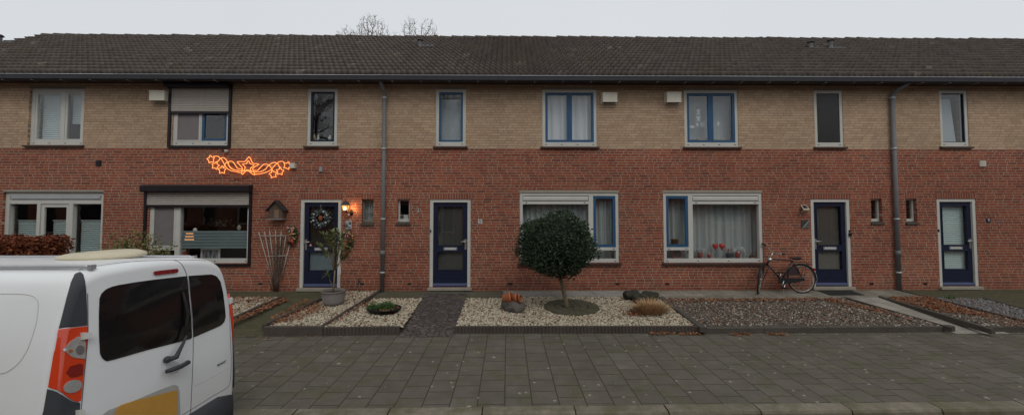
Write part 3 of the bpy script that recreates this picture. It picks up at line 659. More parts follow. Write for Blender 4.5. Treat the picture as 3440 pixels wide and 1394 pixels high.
# house 3 lower
r = L[3][0]; X0, X1, Z0, Z1 = r; xa, xb = XW(586, 760), XW(602, 760); zr0, zr1 = ZW(841, 550), ZW(830, 550)
w3 = window_shell(H3, r, .075, .02, .10, sill=False, lintel=False, mull=[(xa, xb, Z0+.1, Z1-.075), (X0+.075, xa, zr0, zr1)], lab='living room window with frosted stripes below its roller shutter')
sill_(w3, X0, X1, Z0, .07, .04)
sash(w3, X0+.07, xa, zr1+.002, Z1-.07, WY+.015, .03, WHITE, False, 'insect_screen'); MB().box(X0+.1, xa-.03, WY+.03, WY+.034, zr1+.03, Z1-.1).build('mesh', simple('mesh_grey_lower', (.17, .155, .155), .8), w3)
pane(w3, xb, X1-.075, Z0+.10, Z1-.07, WY+.06); pane(w3, X0+.07, xa, Z0+.1, zr0, WY+.06)
FROST = simple('frosted_film', (.19, .24, .25), .5)
m = MB(); za, zc = ZW(774, 720), ZW(835, 720); n = 6; h = (za-zc)/n
for k in range(n): m.box(xb+.002, X1-.077, WY+.0667, WY+.0677, zc+k*h, zc+k*h+h*.80)
m.build('frosted_stripe', FROST, w3)
roller(H3, 0, 0, 621, 645, 487, 848, 893, 0, 689, .16, 'lower')

def narrow_blue(house, r, mat=BLUE, lab=None, t=.05):
    X0, X1, Z0, Z1 = r; o = window_shell(house, r, .07, .015, .10, lab=lab); sash(o, X0+.07, X1-.07, Z0+.10, Z1-.07, WY+.03, t, mat); return o
def double_blue(house, r, lab):
    X0, X1, Z0, Z1 = r; o = window_shell(house, r, .07, .015, .10, lab=lab); xm = (X0+X1)/2
    sash(o, X0+.07, xm-.001, Z0+.10, Z1-.07, WY+.03, .062, BLUE); sash(o, xm+.001, X1-.07, Z0+.10, Z1-.07, WY+.028, .062, BLUE); return o
narrow_blue(H5, U[5][0], lab='narrow upper window with grey roller blind'); double_blue(H5, U[5][1], 'upper double window with white net curtains')
double_blue(H7, U[7][0], 'upper double window with paper cutouts'); narrow_blue(H7, U[7][1], DARKBOX, 'narrow upper window with dark insect screen', .02)
narrow_blue(H9, U[9][0], NAVY, 'narrow upper window with slanting curtain', .02)
r = U[5][0]; curtain('roller_blind', (r[0]+.1, r[1]-.1, r[2]+.1, ZW(330, 1515)), WY+.16, GREYB, 'grey roller blind in the narrow upper window of the middle house', .001, cat='blind')
r = U[5][1]; curtain('net_curtain', (r[0]+.05, r[1]-.05, r[2]+.05, r[3]-.05), WY+.2, NETW, 'white net curtain in the upper double window of the middle house', .03, .2)
r = U[7][0]; curtain('roller_blind', (r[0]+.05, r[1]-.05, r[2]+.22, r[3]-.05), WY+.30, GREYB, 'grey roller blind behind the paper cutouts', .002, cat='blind')
r = U[7][1]; MB().box(r[0]+.09, r[1]-.09, WY+.024, WY+.028, r[2]+.12, r[3]-.09).build('insect_screen', glass_mat('screen', .02, (.3, .3, .3), .4), label='dark insect screen in the narrow upper window of the bicycle house', cat='insect screen')
r = U[9][0]; m = MB(); m.prism([(r[0]+.09, r[2]+.1), (r[1]-.16, r[2]+.1), (r[1]-.27, r[3]-.22), (r[1]-.30, r[3]-.18), (r[0]+.09, r[3]-.18)], 'y', WY+.15, WY+.16); m.build('curtain', GREYB, label='grey slanting curtain in the upper window at far right', cat='curtain')

def big_window(house, r, flip, lab):
    X0, X1, Z0, Z1 = r; f = .07; W_ = X1-X0; sw = .60
    if flip: bx0, bx1, mx0, mx1, ax0, ax1 = X0+f, X0+f+sw-.06, X0+f+sw-.06, X0+f+sw+.05, X0+f+sw+.05, X1-f
    else: bx1, bx0 = X1-f, X1-f-sw+.06; mx1, mx0 = bx0, bx0-.11; ax0, ax1 = X0+f, mx0
    zt0, zt1 = ZW(686, 2000), ZW(676, 2000); zl0, zl1 = ZW(841, 2000), ZW(831, 2000)
    tb = ZW(870.5, 2000)-Z0
    o = window_shell(house, r, f, .015, tb, mull=[(mx0, mx1, Z0+tb, Z1-f), (ax0, ax1, zt0, zt1), (bx0, bx1, zl0, zl1)], lab=lab)
    sash(o, bx0, bx1, zl1+.002, Z1-f, WY+.028, .065, BLUE)
    pane(o, bx0, bx1, Z0+tb, zl0, WY+.07); pane(o, ax0, ax1, Z0+tb, zt0, WY+.07)
    MB().box(ax0, ax1, WY+.07, WY+.11, zt1, Z1-f).build('vent_louver', DARKBOX, o)
    m = MB(); m.prism([(WY+.012, zt1+.02), (WY+.012, Z1-f-.045), (WY+.03, Z1-f-.02), (WY+.066, Z1-f-.02), (WY+.066, zt1+.02)], 'x', ax0+.01, ax1-.012); m.box(ax0+.01, ax1-.012, WY+.008, WY+.012, zt1+.055, zt1+.062)
    m.build('vent_flap', WHITE, o); d = MB(); drips(d, ax0, ax1, (zt0+zt1)/2, WY+.018, 2); drips(d, bx0-.03, bx1+.03, (zl0+zl1)/2, WY+.018, 2); d.build('drain_slot', BLACK, o)
    return o
big_window(H5, L[5][0], False, 'living room window behind the ball tree with blue side sash at right')
big_window(H7, L[7][0], True, 'living room window with ornaments and blue side sash at left')
r = L[5][0]; curtain('net_curtain', (r[0]+.03, r[1]-.03, r[2]+.03, r[3]-.05), WY+.26, NET, 'grey net curtain behind the ball tree', .028, .13)
r = L[7][0]; curtain('net_curtain', (r[0]+.03, r[1]+.08, r[2]+.03, r[3]-.05), WY+.32, NET, 'grey net curtain behind the window ornaments of the bicycle house', .03, .16)
r = L[9][2]; o = window_shell(H9, r); pane(o, r[0]+.07, r[1]-.07, r[2]+.08, r[3]-.07, WY+.07)

def door(house, r, hand, lab, worn=False):
    X0, X1, Z0, Z1 = r; m = MB(); f = .078; y0 = WY+.012
    m.box(X0+.002, X0+f, y0, WY+.13, Z0, Z1-.002); m.box(X1-f, X1-.002, y0, WY+.13, Z0, Z1-.002); m.box(X0+f, X1-f, y0, WY+.13, Z1-.07, Z1-.002); m.build('door_frame', WHITE, house)
    a, b, c, d = X0+f+.002, X1-f-.002, Z0+.005, Z1-.072; y = WY+.055; h = d-c
    g0, g1 = a+.105, b-.105; k0, k1, k2, k3 = c+h*.195, c+h*.41, c+h*.485, d-.10
    m = MB(); m.box(a, g0, y, y+.045, c, d); m.box(g1, b, y, y+.045, c, d); m.box(g0, g1, y, y+.045, c, k0); m.box(g0, g1, y, y+.045, k1, k2); m.box(g0, g1, y, y+.045, k3, d)
    for zz in (c+h*.10, c+h*.155): m.box(a+.01, b-.01, y-.005, y, zz, zz+.012)
    for (u0, u1) in ((k0, k1), (k2, k3)):       # glazing beads
        m.box(g0-.015, g0, y-.008, y, u0-.015, u1+.015); m.box(g1, g1+.015, y-.008, y, u0-.015, u1+.015); m.box(g0, g1, y-.008, y, u0-.015, u0); m.box(g0, g1, y-.008, y, u1, u1+.015)
    o = m.build('door', NAVY, house, label=lab)
    pane(o, g0, g1, k0, k1, y+.02); pane(o, g0, g1, k2, k3, y+.02)
    MB().prism([(y, c+.015), (y-.045, c+.015), (y-.045, c+.03), (y, c+.075)], 'x', a+.005, b-.005).build('weatherboard', NAVYL, o)
    xm = (a+b)/2; zm = (k1+k2)/2
    m = MB(); m.box(xm-.16, xm+.16, y-.012, y, zm-.036, zm+.036); o2 = m.build('letter_slot', SILVER, o)
    MB().box(xm-.13, xm+.13, y-.014, y-.0125, zm-.016, zm+.018).build('letter_flap', WHITE, o)
    hx = b-.045 if hand > 0 else a+.045
    m = MB(); m.box(hx-.022, hx+.022, y-.012, y, zm-.02, zm+.23); m.tube([(hx, y-.012, zm+.17), (hx, y-.05, zm+.17), (hx-hand*.01, y-.055, zm+.17), (hx-hand*.11, y-.055, zm+.17)], .011, 8); m.box(hx-.05, hx+.03, y-.022, y-.012, zm+.14, zm+.21); m.build('handle', CHROME, o)
    MB().prism([(WY-.07, Z0-.07), (WY-.07, Z0-.012), (WY+.1, Z0-.001), (WY+.1, Z0-.07)], 'x', X0-.03, X1+.03).build('doorstep', CONC, house)
    zt = Z1; MB().box(X0-.02, X1+.02, WY-.003, WY+.06, zt, zt+.145).build('lintel', BS, house, label='soldier brick lintel over the door')
    return (g0, g1, k0, k1, k2, k3, y)
D3 = door(H3, L[3][1], -1, 'navy door carrying the round wreath'); D5 = door(H5, L[5][1], 1, 'navy door with dim glass and silver letter slot')
D7 = door(H7, L[7][1], -1, 'navy door beside the bicycle'); D9 = door(H9, L[9][0], 1, 'navy door with white blind behind the glass')
g0, g1, k0, k1, k2, k3, y = D9
PB = cloth('white_door_blind', (.60, .72, .70), .1)
curtain('door_blind', (g0+.01, g1+.045, k2, k3), y+.10, PB, 'white pleated blind behind the upper glass of the right door', .012, cat='blind', horiz=True)
curtain('door_blind', (g0+.01, g1+.03, k0, k1), y+.10, PB, 'white blind behind the lower glass of the right door', .004, cat='blind', horiz=True)
for D, lo, hi in ((D3, (.03, .025, .022), (.17, .22, .24)), (D5, (.07, .07, .065), (.075, .075, .07)), (D7, (.10, .09, .08), (.16, .15, .13))):
    g0, g1, k0, k1, k2, k3, y = D; t = {id(D3): 'wreath', id(D5): 'middle', id(D7): 'bicycle'}[id(D)]
    curtain('door_curtain', (g0+.005, g1-.005, k2, k3), y+.07, cloth('door_cloth', lo, .05), 'dark cloth behind the upper glass of the %s door' % t, .002, .12)
    curtain('door_curtain', (g0+.005, g1-.005, k0, k1), y+.07, cloth('door_cloth2', hi, .05), 'grey cloth behind the lower glass of the %s door' % t, .002, .15)

def wc_window(house, r, lab, mat=WHITE, cross=False):
    X0, X1, Z0, Z1 = r; rec = .085; m = MB(); f = .035
    frame_rect(m, X0+.002, X1-.002, Z0+.03, Z1-.002, f, WY+rec, WY+rec+.06, .065)
    if cross: m.box(X0+f, X1-f, WY+rec+.01, WY+rec+.04, (Z0+Z1)/2-.01, (Z0+Z1)/2+.008)
    o = m.build('window', mat, house, label=lab); pane(o, X0+f, X1-f, Z0+.09, Z1-f, WY+rec+.03)
    MB().prism([(WY-.035, Z0-.045), (WY-.035, Z0+.0), (WY+.15, Z0+.03), (WY+.15, Z0-.045)], 'x', X0-.02, X1+.02).build('sill', CONCD, o)
    MB().box(X0-.012, X1+.012, WY-.003, WY+.06, Z1, Z1+.145).build('lintel', BS, o)
GREYW = simple('grey_wood', (.20, .18, .15), .7, var=.2)
wc_window(H3, L[3][2], 'small weathered window right of the lit lantern', GREYW, True); wc_window(H5, L[5][2], 'small white window left of the middle door')
wc_window(H7, L[7][2], 'small white window left of the right drainpipe'); wc_window(H9, L[9][1], 'small white window right of the right drainpipe')
r = L[3][2]; curtain('net_curtain', (r[0]+.02, r[1]-.02, r[2]+.05, r[3]-.02), WY+.2, NET, 'net curtain in the small weathered window', .01, .08)
r = L[7][2]; curtain('net_curtain', (r[0]+.02, r[1]-.02, r[2]+.05, r[2]+.4), WY+.25, DARKC, 'short brown curtain in the small window left of the right drainpipe', .01, .08)

# vents, boxes, airbricks
def vent_box(house, x0, y0, x1, y1, lab):
    d = .145; a, b = W(x0, (y0+y1)/2, WY-d).x, W(x1, (y0+y1)/2, WY-d).x; c, e = W(x0, y1, WY-d).z, W(x0, y0, WY-d).z
    m = MB(); m.box(a, b, WY-d, WY-.02, c, e); m.box(a-.015, b+.015, WY-.02, WY-.002, c-.03, e+.02); m.box(a-.006, b+.006, WY-d-.006, WY-d, e-.02, e+.004); o = m.build('vent_box', CREAM, house, label=lab)
    MB().box(a+.03, b-.03, WY-d+.02, WY-.04, c-.004, c).build('grille', BLACK, o)
vent_box(H3, 501, 305, 552, 338, 'cream vent box left of the upper roller shutter'); vent_box(H5, 2025, 311.5, 2074, 343, 'cream vent box right of the upper net curtain window'); vent_box(H7, 2241, 310, 2289, 344, 'cream vent box left of the upper window with cutouts')
def air(house, x0, y0, x1, y1, mat, lab, out=.02, lou=0):
    X0, X1, Z0, Z1 = rect(x0, y0, x1, y1); m = MB(); m.box(X0, X1, WY-out, WY-.001, Z0, Z1)
    if lou:
        for k in range(lou):
            z = Z0+(Z1-Z0)*(k+.4)/lou; m.prism([(WY-out, z), (WY-out-.012, z-.004), (WY-out, z+.012)], 'x', X0+.015, X1-.015)
    return m.build('air_vent', mat, house, label=lab)
air(H1, 323, 539, 341, 558, DARKBOX, 'dark louvred vent', .015, 4); air(H9, 3289, 541, 3310, 560, CREAM, 'cream louvred vent', .02, 5)
o = air(H3, 979, 549, 996, 566, CREAM, 'cream vent cowl', .09); air(H3, 1074, 560, 1085, 577, SILVER, 'small grey vent', .04)
for hs, xs in ((H3, (875, 1217)), (H5, (1375, 1713, 2074)), (H7, (2241, 2928)), (H9, (3108,))):
    for x in xs: air(hs, x-7, 950, x+7, 956.5, BLACK, 'black airbrick low in the wall', .003)
# number plates fixed to the houses
X0, X1, Z0, Z1 = rect(1606, 736, 1620, 751); o = MB().box(X0, X1, WY-.012, WY-.001, Z0, Z1).build('number_plate', WHITE, H5, label='white number plate with a 5')
text_mesh('5', ((X0+X1)/2, WY-.013, (Z0+Z1)/2), .12, simple('teal_ink', (.02, .07, .12), .5), o)
X0, X1, Z0, Z1 = rect(3313, 733, 3326, 747); o = MB().box(X0, X1, WY-.012, WY-.001, Z0, Z1).build('number_plate', NAVY, H9, label='dark number plate with a 9')
text_mesh('9', ((X0+X1)/2, WY-.013, (Z0+Z1)/2), .11, WHITE, o)
# doorbells
for hs, px, py in ((H5, 1447, 776), (H7, 2854, 777), (H9, 3154, 775)):
    c = W(px, py); m = MB(); m.box(c.x-.012, c.x+.012, WY-.006, WY+.012, c.z-.03, c.z+.03); m.ball((c.x, WY-.008, c.z+.01), .007, 6); m.build('doorbell', BLACK, hs)
c = W(2855, 788); MB().box(c.x-.025, c.x+.03, WY-.03, WY+.012, c.z-.035, c.z+.035).build('key_safe', BLACK, H7)
c = W(1406.5, 707.5); MB().box(c.x-.02, c.x+.02, WY-.03, WY-.001, c.z-.045, c.z+.045).build('bell_box', SILVER, H5)
# ---- downpipes
def downpipe(px, top, elbow_dx, house, lab):
    c = W(px, 640, WY-.10); m = MB(); x = c.x; y = WY-.07; zb_ = GZ(9.45)-.02; zt = W(px, 322, y).z
    m.tube([(x, y, zb_), (x, y, zt)], .047, 14); z1 = W(px, top, 9.2).z
    m.tube([(x, y, zt-.05), (x, y, zt+.02), (x+elbow_dx*.35, y-.08, zt+.12), (x+elbow_dx, 9.2, z1-.05), (x+elbow_dx*1.05, 9.17, z1+.04), (x+elbow_dx*1.05, 9.17, 5.085)], .045, 14)
    o = m.build('downpipe', PIPE, house, label=lab)
    m = MB()
    for py in (500, 736, 915, 330): z = W(px, py, y).z; m.tube([(x, y, z-.02), (x, y, z+.02)], .06, 14); m.box(x-.012, x+.012, y+.03, WY-.001, z-.01, z+.01)
    m.build('bracket', ZINCL, o)
    m = MB(); z = W(px, 850, y).z; m.tube([(x, y, z-.06), (x, y, z+.06)], .058, 14); m.build('sleeve', PIPE, o)
downpipe(1287, 262, -.03, H3, 'left grey downpipe'); downpipe(3013, 272, .16, H7, 'right grey downpipe')
# ---- roof pipes
def on_roof(px, py):
    d = ray(px, py); ty, tz = (RY_-EY), (RZ_-EZ); k = tz/ty; t = (EZ-k*EY-C0.z)/(d.z-k*d.y); return C0+d*t
def roof_pipe(px, pyb, h, r, house, cap=True):
    b = on_roof(px, pyb); o = MB().lathe([(r*2.0, -.12), (r*1.9, .0), (r*1.5, .06), (r*1.05, .11), (r, .13), (r, h)], b, 14).build('roof_vent', simple('vent_grey', (.11, .115, .12), .6), house)
    if cap: MB().lathe([(.001, h+.05), (r*1.1, h+.04), (r*1.7, h+.005), (r*1.7, h-.015), (.001, h-.015)], b, 14).build('cowl', simple('cowl_brown', (.07, .05, .05), .7), o)
    m = MB(); m.slab([(b.x+r, b.y-.1, b.z+.045), (b.x+.42, b.y-.1, b.z+.045), (b.x+.42, b.y+.2, b.z+.235), (b.x+r, b.y+.2, b.z+.235)], .02); m.build('flashing', ZINC, o)
roof_pipe(1411, 166, .27, .05, H5); roof_pipe(2724, 172, .27, .055, H7); roof_pipe(2791, 171, .31, .055, H7); roof_pipe(-2, 152, .27, .055, H1)
for px, py, hs in ((1464, 124, H5), (2552, 130, H7), (2603, 131, H7)):
    c = W(px, py, RY_+.35); m = MB(); m.tube([(c.x, c.y, RZ_-.4), (c.x, c.y, c.z)], .045, 8); m.lathe([(.09, 0), (.1, .02), (.001, .06)], c, 8); m.build('flue_pipe', simple('flue_red', (.10, .045, .045), .7), hs)
# water tap
c = W(1209, 945); t = thing('garden_tap', 'outdoor tap on its pipe low on the wall left of the left drainpipe', 'tap', (c.x, WY-.03, .15))
MB().tube([(c.x, WY-.03, .15), (c.x, WY-.03, c.z)], .012, 8).build('pipe', PIPE, t)
m = MB(); m.tube([(c.x, WY-.02, c.z), (c.x, WY-.09, c.z+.01), (c.x, WY-.11, c.z-.05)], .016, 8); m.tube([(c.x-.04, WY-.06, c.z+.06), (c.x+.04, WY-.06, c.z+.06)], .012, 6); m.tube([(c.x, WY-.06, c.z), (c.x, WY-.06, c.z+.06)], .01, 6); m.build('valve', ZINC, t)

# ------------------------------------------------------------------ the street's other side (only seen in the window panes)
t = thing('terraced_house', 'brick terrace across the street mirrored faintly in the window panes', 'house', (0, -11, 0))
holes = []
for k in range(-8, 9):
    holes += [(k*6-2.4, k*6-.1, .8, 2.3), (k*6+1., k*6+2., .1, 2.3), (k*6-2., k*6-.6, 3.5, 4.9)]
wall_mesh(-52, 52, -.1, 5.2, holes, -11.3, -11).build('wall', BR, t)
for h in holes:
    m = MB(); frame_rect(m, h[0], h[1], h[2], h[3], .09, -11.2, -11.1); o = m.build('window', WHITE, t); MB().box(h[0]+.09, h[1]-.09, -11.16, -11.15, h[2]+.09, h[3]-.09).build('pane', BLACK, o)
MB().prism([(-11, 5.2), (-14.8, 7.7), (-18.6, 5.2)], 'x', -52, 52).build('roof', BACKR, t)

# ------------------------------------------------------------------ trees
def grow(m, p, d, L, r, lvl, out, maxl, spread=.55, up=.12):
    if out and lvl >= 4 and p.z < out: return
    n = 3; pts = [p]; q = Vector(p); dd = Vector(d)
    for i in range(n):
        dd = (dd+Vector((random.gauss(0, .16), random.gauss(0, .16), random.gauss(up, .10)))).normalized(); q = q+dd*(L/n); pts.append(q.copy())
    m.tube(pts, [max(r*(1-.4*i/n), .0055) for i in range(n+1)], 5 if lvl > 1 else 8, cap=False)
    if lvl >= maxl: return
    k = random.choice((3, 4)) if lvl else 5
    for j in range(k):
        i = random.randint(1, n); ax = dd.cross(Vector((random.gauss(0, 1), random.gauss(0, 1), random.gauss(0, 1)))).normalized()
        nd = (Matrix.Rotation(random.uniform(.5, 1.2)*spread*1.6, 3, ax) @ dd).normalized()
        grow(m, pts[i] if j else pts[-1], nd, L*random.uniform(.58, .78), r*.55, lvl+1, out, maxl, spread, up)
def bare_tree(x, y, h, label, seed, spread=.6, cat='tree', zr=None, hw=None):
    random.seed(seed); t = thing('bare_tree', label, cat, (x, y, 0), 'bare trees behind the ridge' if y > 0 else None)
    m = MB(); fk = h*.42; m.tube([(x, y, -.1), (x+.1, y, fk*.5), (x, y+.1, fk)], [.26, .2, .17], 10); m.build('trunk', TWIG, t)
    m = MB()
    for k in range(6):
        a = k*1.05+random.uniform(-.3, .3); d = Vector((math.cos(a)*spread, math.sin(a)*spread*.6, 1)).normalized()
        grow(m, Vector((x, y+.1, fk*random.uniform(.85, 1))), d, h*.22, .10, 0, zr and h*.74, 6 if zr else 5, .62, .05 if zr else .12)
    A = np.array(m.v); z99 = np.percentile(A[:, 2], 99.93); A[:, 2] = np.where(A[:, 2] > fk, fk+(A[:, 2]-fk)*(h-fk)/(z99-fk), A[:, 2])
    if zr:
        top = A[A[:, 2] > zr]; lo_, hi_ = np.percentile(top[:, 0], [3, 97]); k = 2*hw/(hi_-lo_); cx_ = (lo_+hi_)/2; f = np.clip((A[:, 2]-fk)/(zr-fk), 0, 1)
        A[:, 0] = x+(A[:, 0]-x)*(1+(k-1)*f)-(cx_-x)*k*f
    m.v = [tuple(p) for p in A]
    m.build('crown', TWIG, t)
dT = 26.
def colony_tree(x, y, zf, lobes, label, seed):
    """branches grown towards points spread through the crown's lobes"""
    rg = np.random.default_rng(seed); A = []
    for (px, py, rx_, rz_, n) in lobes:
        c = W(px, py, y); u = rg.normal(size=(n, 3)); u /= np.linalg.norm(u, axis=1)[:, None]; u *= rg.uniform(0, 1, (n, 1))**.4
        A.append(np.array([c.x, y, c.z])+u*np.array([rx_, rx_*.8, rz_])/51.3*np.array([1, 1, 1.]))
    A = np.concatenate(A); t = thing('bare_tree', label, 'tree', (x, y, 0), 'bare trees behind the ridge')
    N = [np.array([x, y, zf*k/10]) for k in range(11)]; par = [-1]+list(range(10)); alive = np.ones(len(A), bool); st = .125
    for it in range(190):
        if not alive.any(): break
        NN = np.array(N); d = np.linalg.norm(A[alive][:, None]-NN[None], axis=2); near = d.argmin(1); dm = d.min(1)
        new = {}
        for i, k in enumerate(near):
            if k >= 8 and dm[i] < 6: v = A[alive][i]-NN[k]; new.setdefault(k, []).append(v/np.linalg.norm(v))
        if not new: break
        for k, vs in new.items():
            v = np.mean(vs, 0)+rg.normal(0, .22, 3)+np.array([0, 0, .08]); v /= np.linalg.norm(v)+1e-9; N.append(NN[k]+v*st); par.append(int(k))
        NN = np.array(N); idx = np.where(alive)[0]; dd = np.linalg.norm(A[idx][:, None]-NN[None, -len(new):], axis=2).min(1); alive[idx[dd < .135]] = False
    n = len(N); r2 = np.zeros(n); kids = [0]*n
    for i in range(n-1, 0, -1):
        if kids[i] == 0: r2[i] = .0075**2.3
        r2[par[i]] += r2[i]; kids[par[i]] = 1
    rad = r2**(1/2.3); m = MB(); tk = MB()
    for i in range(1, n):
        q = tk if i < 11 else m; q.tube([N[par[i]], N[i]], [min(rad[par[i]], rad[i]*1.3, .16), min(rad[i], .16)], 8 if i < 11 else 4, cap=False)
    # fine buds and twiglets at the tips
    for i in range(11, n):
        if kids[i] == 0 or rg.random() < .25:
            for _ in range(2):
                v = rg.normal(0, .09, 3)+np.array([0, 0, .07]); m.tube([N[i], N[i]+v], [.0065, .0045], 3, cap=False)
    tk.build('trunk', TWIG, t); m.build('crown', TWIG, t)
colony_tree(W(1262, 300, dT).x, dT, 7., [(1250, 135, 66, 88, 900), (1160, 145, 42, 60, 260), (1235, 260, 100, 110, 160), (1330, 140, 26, 36, 50)], 'left bare tree rising behind the roof ridge', 5)
colony_tree(W(1408, 300, dT).x, dT, 7., [(1378, 138, 34, 88, 380), (1440, 140, 36, 82, 380), (1405, 260, 70, 110, 130)], 'right bare tree rising behind the roof ridge', 9)
bare_tree(-16, -9.5, 13, 'bare street tree across the road mirrored in upper panes', 3, .8); bare_tree(-5.5, -9.6, 12, 'second bare street tree across the road mirrored in upper panes', 4, .8)
random.seed(21)

# ball tree
base = G(1905, 1037); ty = base.y
t = thing('ball_tree', 'round clipped evergreen tree on a leaning stem in a paved disc', 'tree', base)
pts = [base+Vector((0, 0, -.03))]+[W(px, py, ty) for px, py in ((1902, 1015), (1895, 985), (1889, 958), (1882, 935), (1876, 905), (1872, 870))]
m = MB(); m.tube(pts, [.058, .045, .043, .04, .038, .034, .03], 12)
for k in range(14):
    a = random.uniform(0, 6.28); s0 = pts[random.choice((4, 5, 6))]; e = W(1868, 830, ty)+Vector((math.cos(a)*.5, math.sin(a)*.45, random.uniform(-.25, .4)))
    m.tube([s0, (s0+e)/2+Vector((0, 0, -.03)), e], [.018, .012, .005], 6)
m.build('trunk', WOOD, t)
cc = W(1868, 822, ty); rx = (W(2000, 822, ty).x-W(1740, 822, ty).x)/2; rz = (W(1868, 718, ty).z-W(1868, 932, ty).z)/2
def crown_pts(n, c, rx, ry, rz, amp=.10, inner=.55):
    u = rng.normal(size=(n, 3)); u /= np.linalg.norm(u, axis=1)[:, None]
    rad = 1-rng.power(2.2, n)*0; rad = inner+(1-inner)*rng.uniform(0, 1, n)**.45
    bumpf = 1+amp*(np.sin(u[:, 0]*5.1+1)*np.cos(u[:, 1]*4.3)+.7*np.sin(u[:, 2]*6.7+u[:, 0]*3)+.5*np.sin(u[:, 0]*13+u[:, 2]*11)*np.cos(u[:, 1]*12))*.6
    pw = np.sign(u)*np.abs(u)**.92
    return np.array(c)+pw*np.array([rx, ry, rz])*(rad*bumpf)[:, None], u
P, U_ = crown_pts(15000, cc, rx, rx*.95, rz, .13)
leaves(P, .050, HOLLY, 'crown', None, 1.6, parent=t)
P, U_ = crown_pts(420, cc, rx*1.07, rx, rz*1.05, .14, .95); leaves(P, .055, HOLLY, 'crown', None, 1.6, parent=t)
# solid core, inner shade put into its colour, so nothing shows through
m = MB(); m.ball(tuple(cc), .62, 10, rx/.78, rx*.9/.78, rz/.78); m.build('inner_foliage', simple('shaded_leaf', (.012, .02, .012), .9, var=.4), t)
# paved disc
t = thing('paved_disc', 'round disc of cut paving stones under the ball tree', 'paving', DISC); RD = (W(2013, 1033, DISC.y).x-W(1827, 1033, DISC.y).x)/2
m = MB()
for (ra, rb, n) in ((RD*.62, RD, 24), (RD*.34, RD*.60, 16), (.07, RD*.32, 9)):
    for k in range(n):
        a0, a1 = 2*math.pi*(k+.04)/n, 2*math.pi*(k+.96)/n; z = GZ(DISC.y)+.028+random.uniform(-.003, .003); q = []
        for (r_, a) in ((ra, a0), (rb-.008, a0), (rb-.008, (a0+a1)/2), (rb-.008, a1), (ra, a1)): q.append(Vector((DISC.x+r_*math.cos(a), DISC.y+r_*math.sin(a), z+.026*r_*math.sin(a))))
        m.slab(q, .06)
m.build('stones', ground_mat('disc_stone', [(0, (.09, .085, .065)), (1, (.13, .115, .09))], 9., 9., .001, (.1, .1, .1), 'none', False, .5), t)
MB().lathe([(.001, .012), (RD*.98, .012), (RD*.98, -.1)], (DISC.x, DISC.y, GZ(DISC.y)), 32).build('joint_fill', simple('moss_soil', (.045, .05, .025), .95, var=.3), t)

# hedge (copper beech) and shrub at left
def box_leaves(n, x0, x1, y0, y1, z0, z1, surf=.25):
    p = rng.uniform(0, 1, (n, 3)); k = rng.integers(0, 3, n)
    p[k == 0, 2] = 1-rng.uniform(0, .15, (k == 0).sum()); p[k == 1, 1] = rng.uniform(0, surf, (k == 1).sum())
    e = (k == 2) & (rng.uniform(0, 1, n) > .5); p[e, 0] = 1-rng.uniform(0, .06, e.sum())
    q = np.array([x0, y0, z0])+p*np.array([x1-x0, y1-y0, z1-z0]); 
    rd = .14; dx = np.clip(q[:, 0]-(x1-rd), 0, None); q[:, 2] -= dx*dx*3.2
    q[:, 2] += .03*np.sin(q[:, 0]*7)+.02*np.sin(q[:, 0]*17+1)-.05*np.abs(rng.normal(0, 1, n))*.5
    return q
hy = 7.3; hx1 = W(236, 830, hy+.62).x; hz = W(100, 800, hy).z
t = thing('hedge', 'clipped reddish brown beech hedge at far left behind the van', 'hedge', (hx1-1.5, hy+.3, .1))
leaves(box_leaves(26000, hx1-3., hx1, hy, hy+.7, .25, hz), .055, HEDGE, 'foliage', None, 1.5, parent=t)
m = MB()
for k in range(14): x = hx1-.1-k*.21; m.tube([(x, hy+.35, .05), (x+.03, hy+.3, .8), (x, hy+.35, hz-.2)], .014, 6)
m.build('stems', TWIG, t)
MB().box(hx1-2.95, hx1-.12, hy+.15, hy+.6, .4, hz-.14).build('inner_foliage', simple('shaded_beech', (.035, .012, .008), .95, var=.4), t)  # solid filler, shade between the leaves painted as its dark colour
sy = 8.7; sx = W(440, 820, sy).x
t = thing('loose_shrub', 'thin feathery green shrub before the brick wall between hedge and van', 'shrub', (sx, sy, .12))
m = MB(); pts_ = []
for k in range(70):
    a = random.uniform(0, 6.28); rr_ = random.uniform(.1, 1); e = Vector((sx+math.cos(a)*1.02*rr_, sy+math.sin(a)*.42*rr_, random.uniform(1.1, 1.78)*(1-.25*rr_))); b = Vector((sx+random.uniform(-.2, .2), sy+random.uniform(-.1, .1), .12))
    mid = (b+e)/2+Vector((0, 0, .18)); m.tube([b, mid, e], [.008, .006, .003], 5)
    for j in range(46):
        f = random.uniform(.35, 1.03); q = b*(1-f)**2+mid*2*f*(1-f)+e*f*f; pts_.append(q+Vector((random.gauss(0, .05), random.gauss(0, .05), random.gauss(0, .05))))
m.build('stems', simple('shrub_stem', (.13, .12, .05), .8), t); leaves(np.array([tuple(p) for p in pts_]), .06, BAMB, 'foliage', None, 1.2, parent=t)

# potted oleander
pb = G(1120, 1030); py_ = pb.y+.17; rt = .235
pb = Vector((W(1120, 1000, py_).x, pb.y, pb.z)); zt = W(1120, 975, py_).z; zb_ = GZ(py_)-.01
t = thing('potted_oleander', 'oleander in a round grey ribbed planter before the wreath door', 'potted plant', (pb.x, py_, zb_)); h = zt-zb_
CP = simple('planter_grey', (.15, .135, .125), .85, var=.2, scale=5, bump=.003)
m = MB(); m.lathe([(.001, 0), (rt*.64, 0), (rt*.72, h*.03), (rt*.88, h*.30), (rt*.85, h*.315), (rt*.97, h*.60), (rt*.94, h*.615), (rt*1.0, h*.86), (rt*.985, h*.88), (rt*1.03, h*.9), (rt*1.03, h), (rt*.94, h), (rt*.9, h*.85), (.001, h*.85)], (pb.x, py_, zb_), 36); m.build('pot', CP, t)
MB().lathe([(.001, h*.87), (rt*.91, h*.87)], (pb.x, py_, zb_), 24).build('soil', SOIL, t)
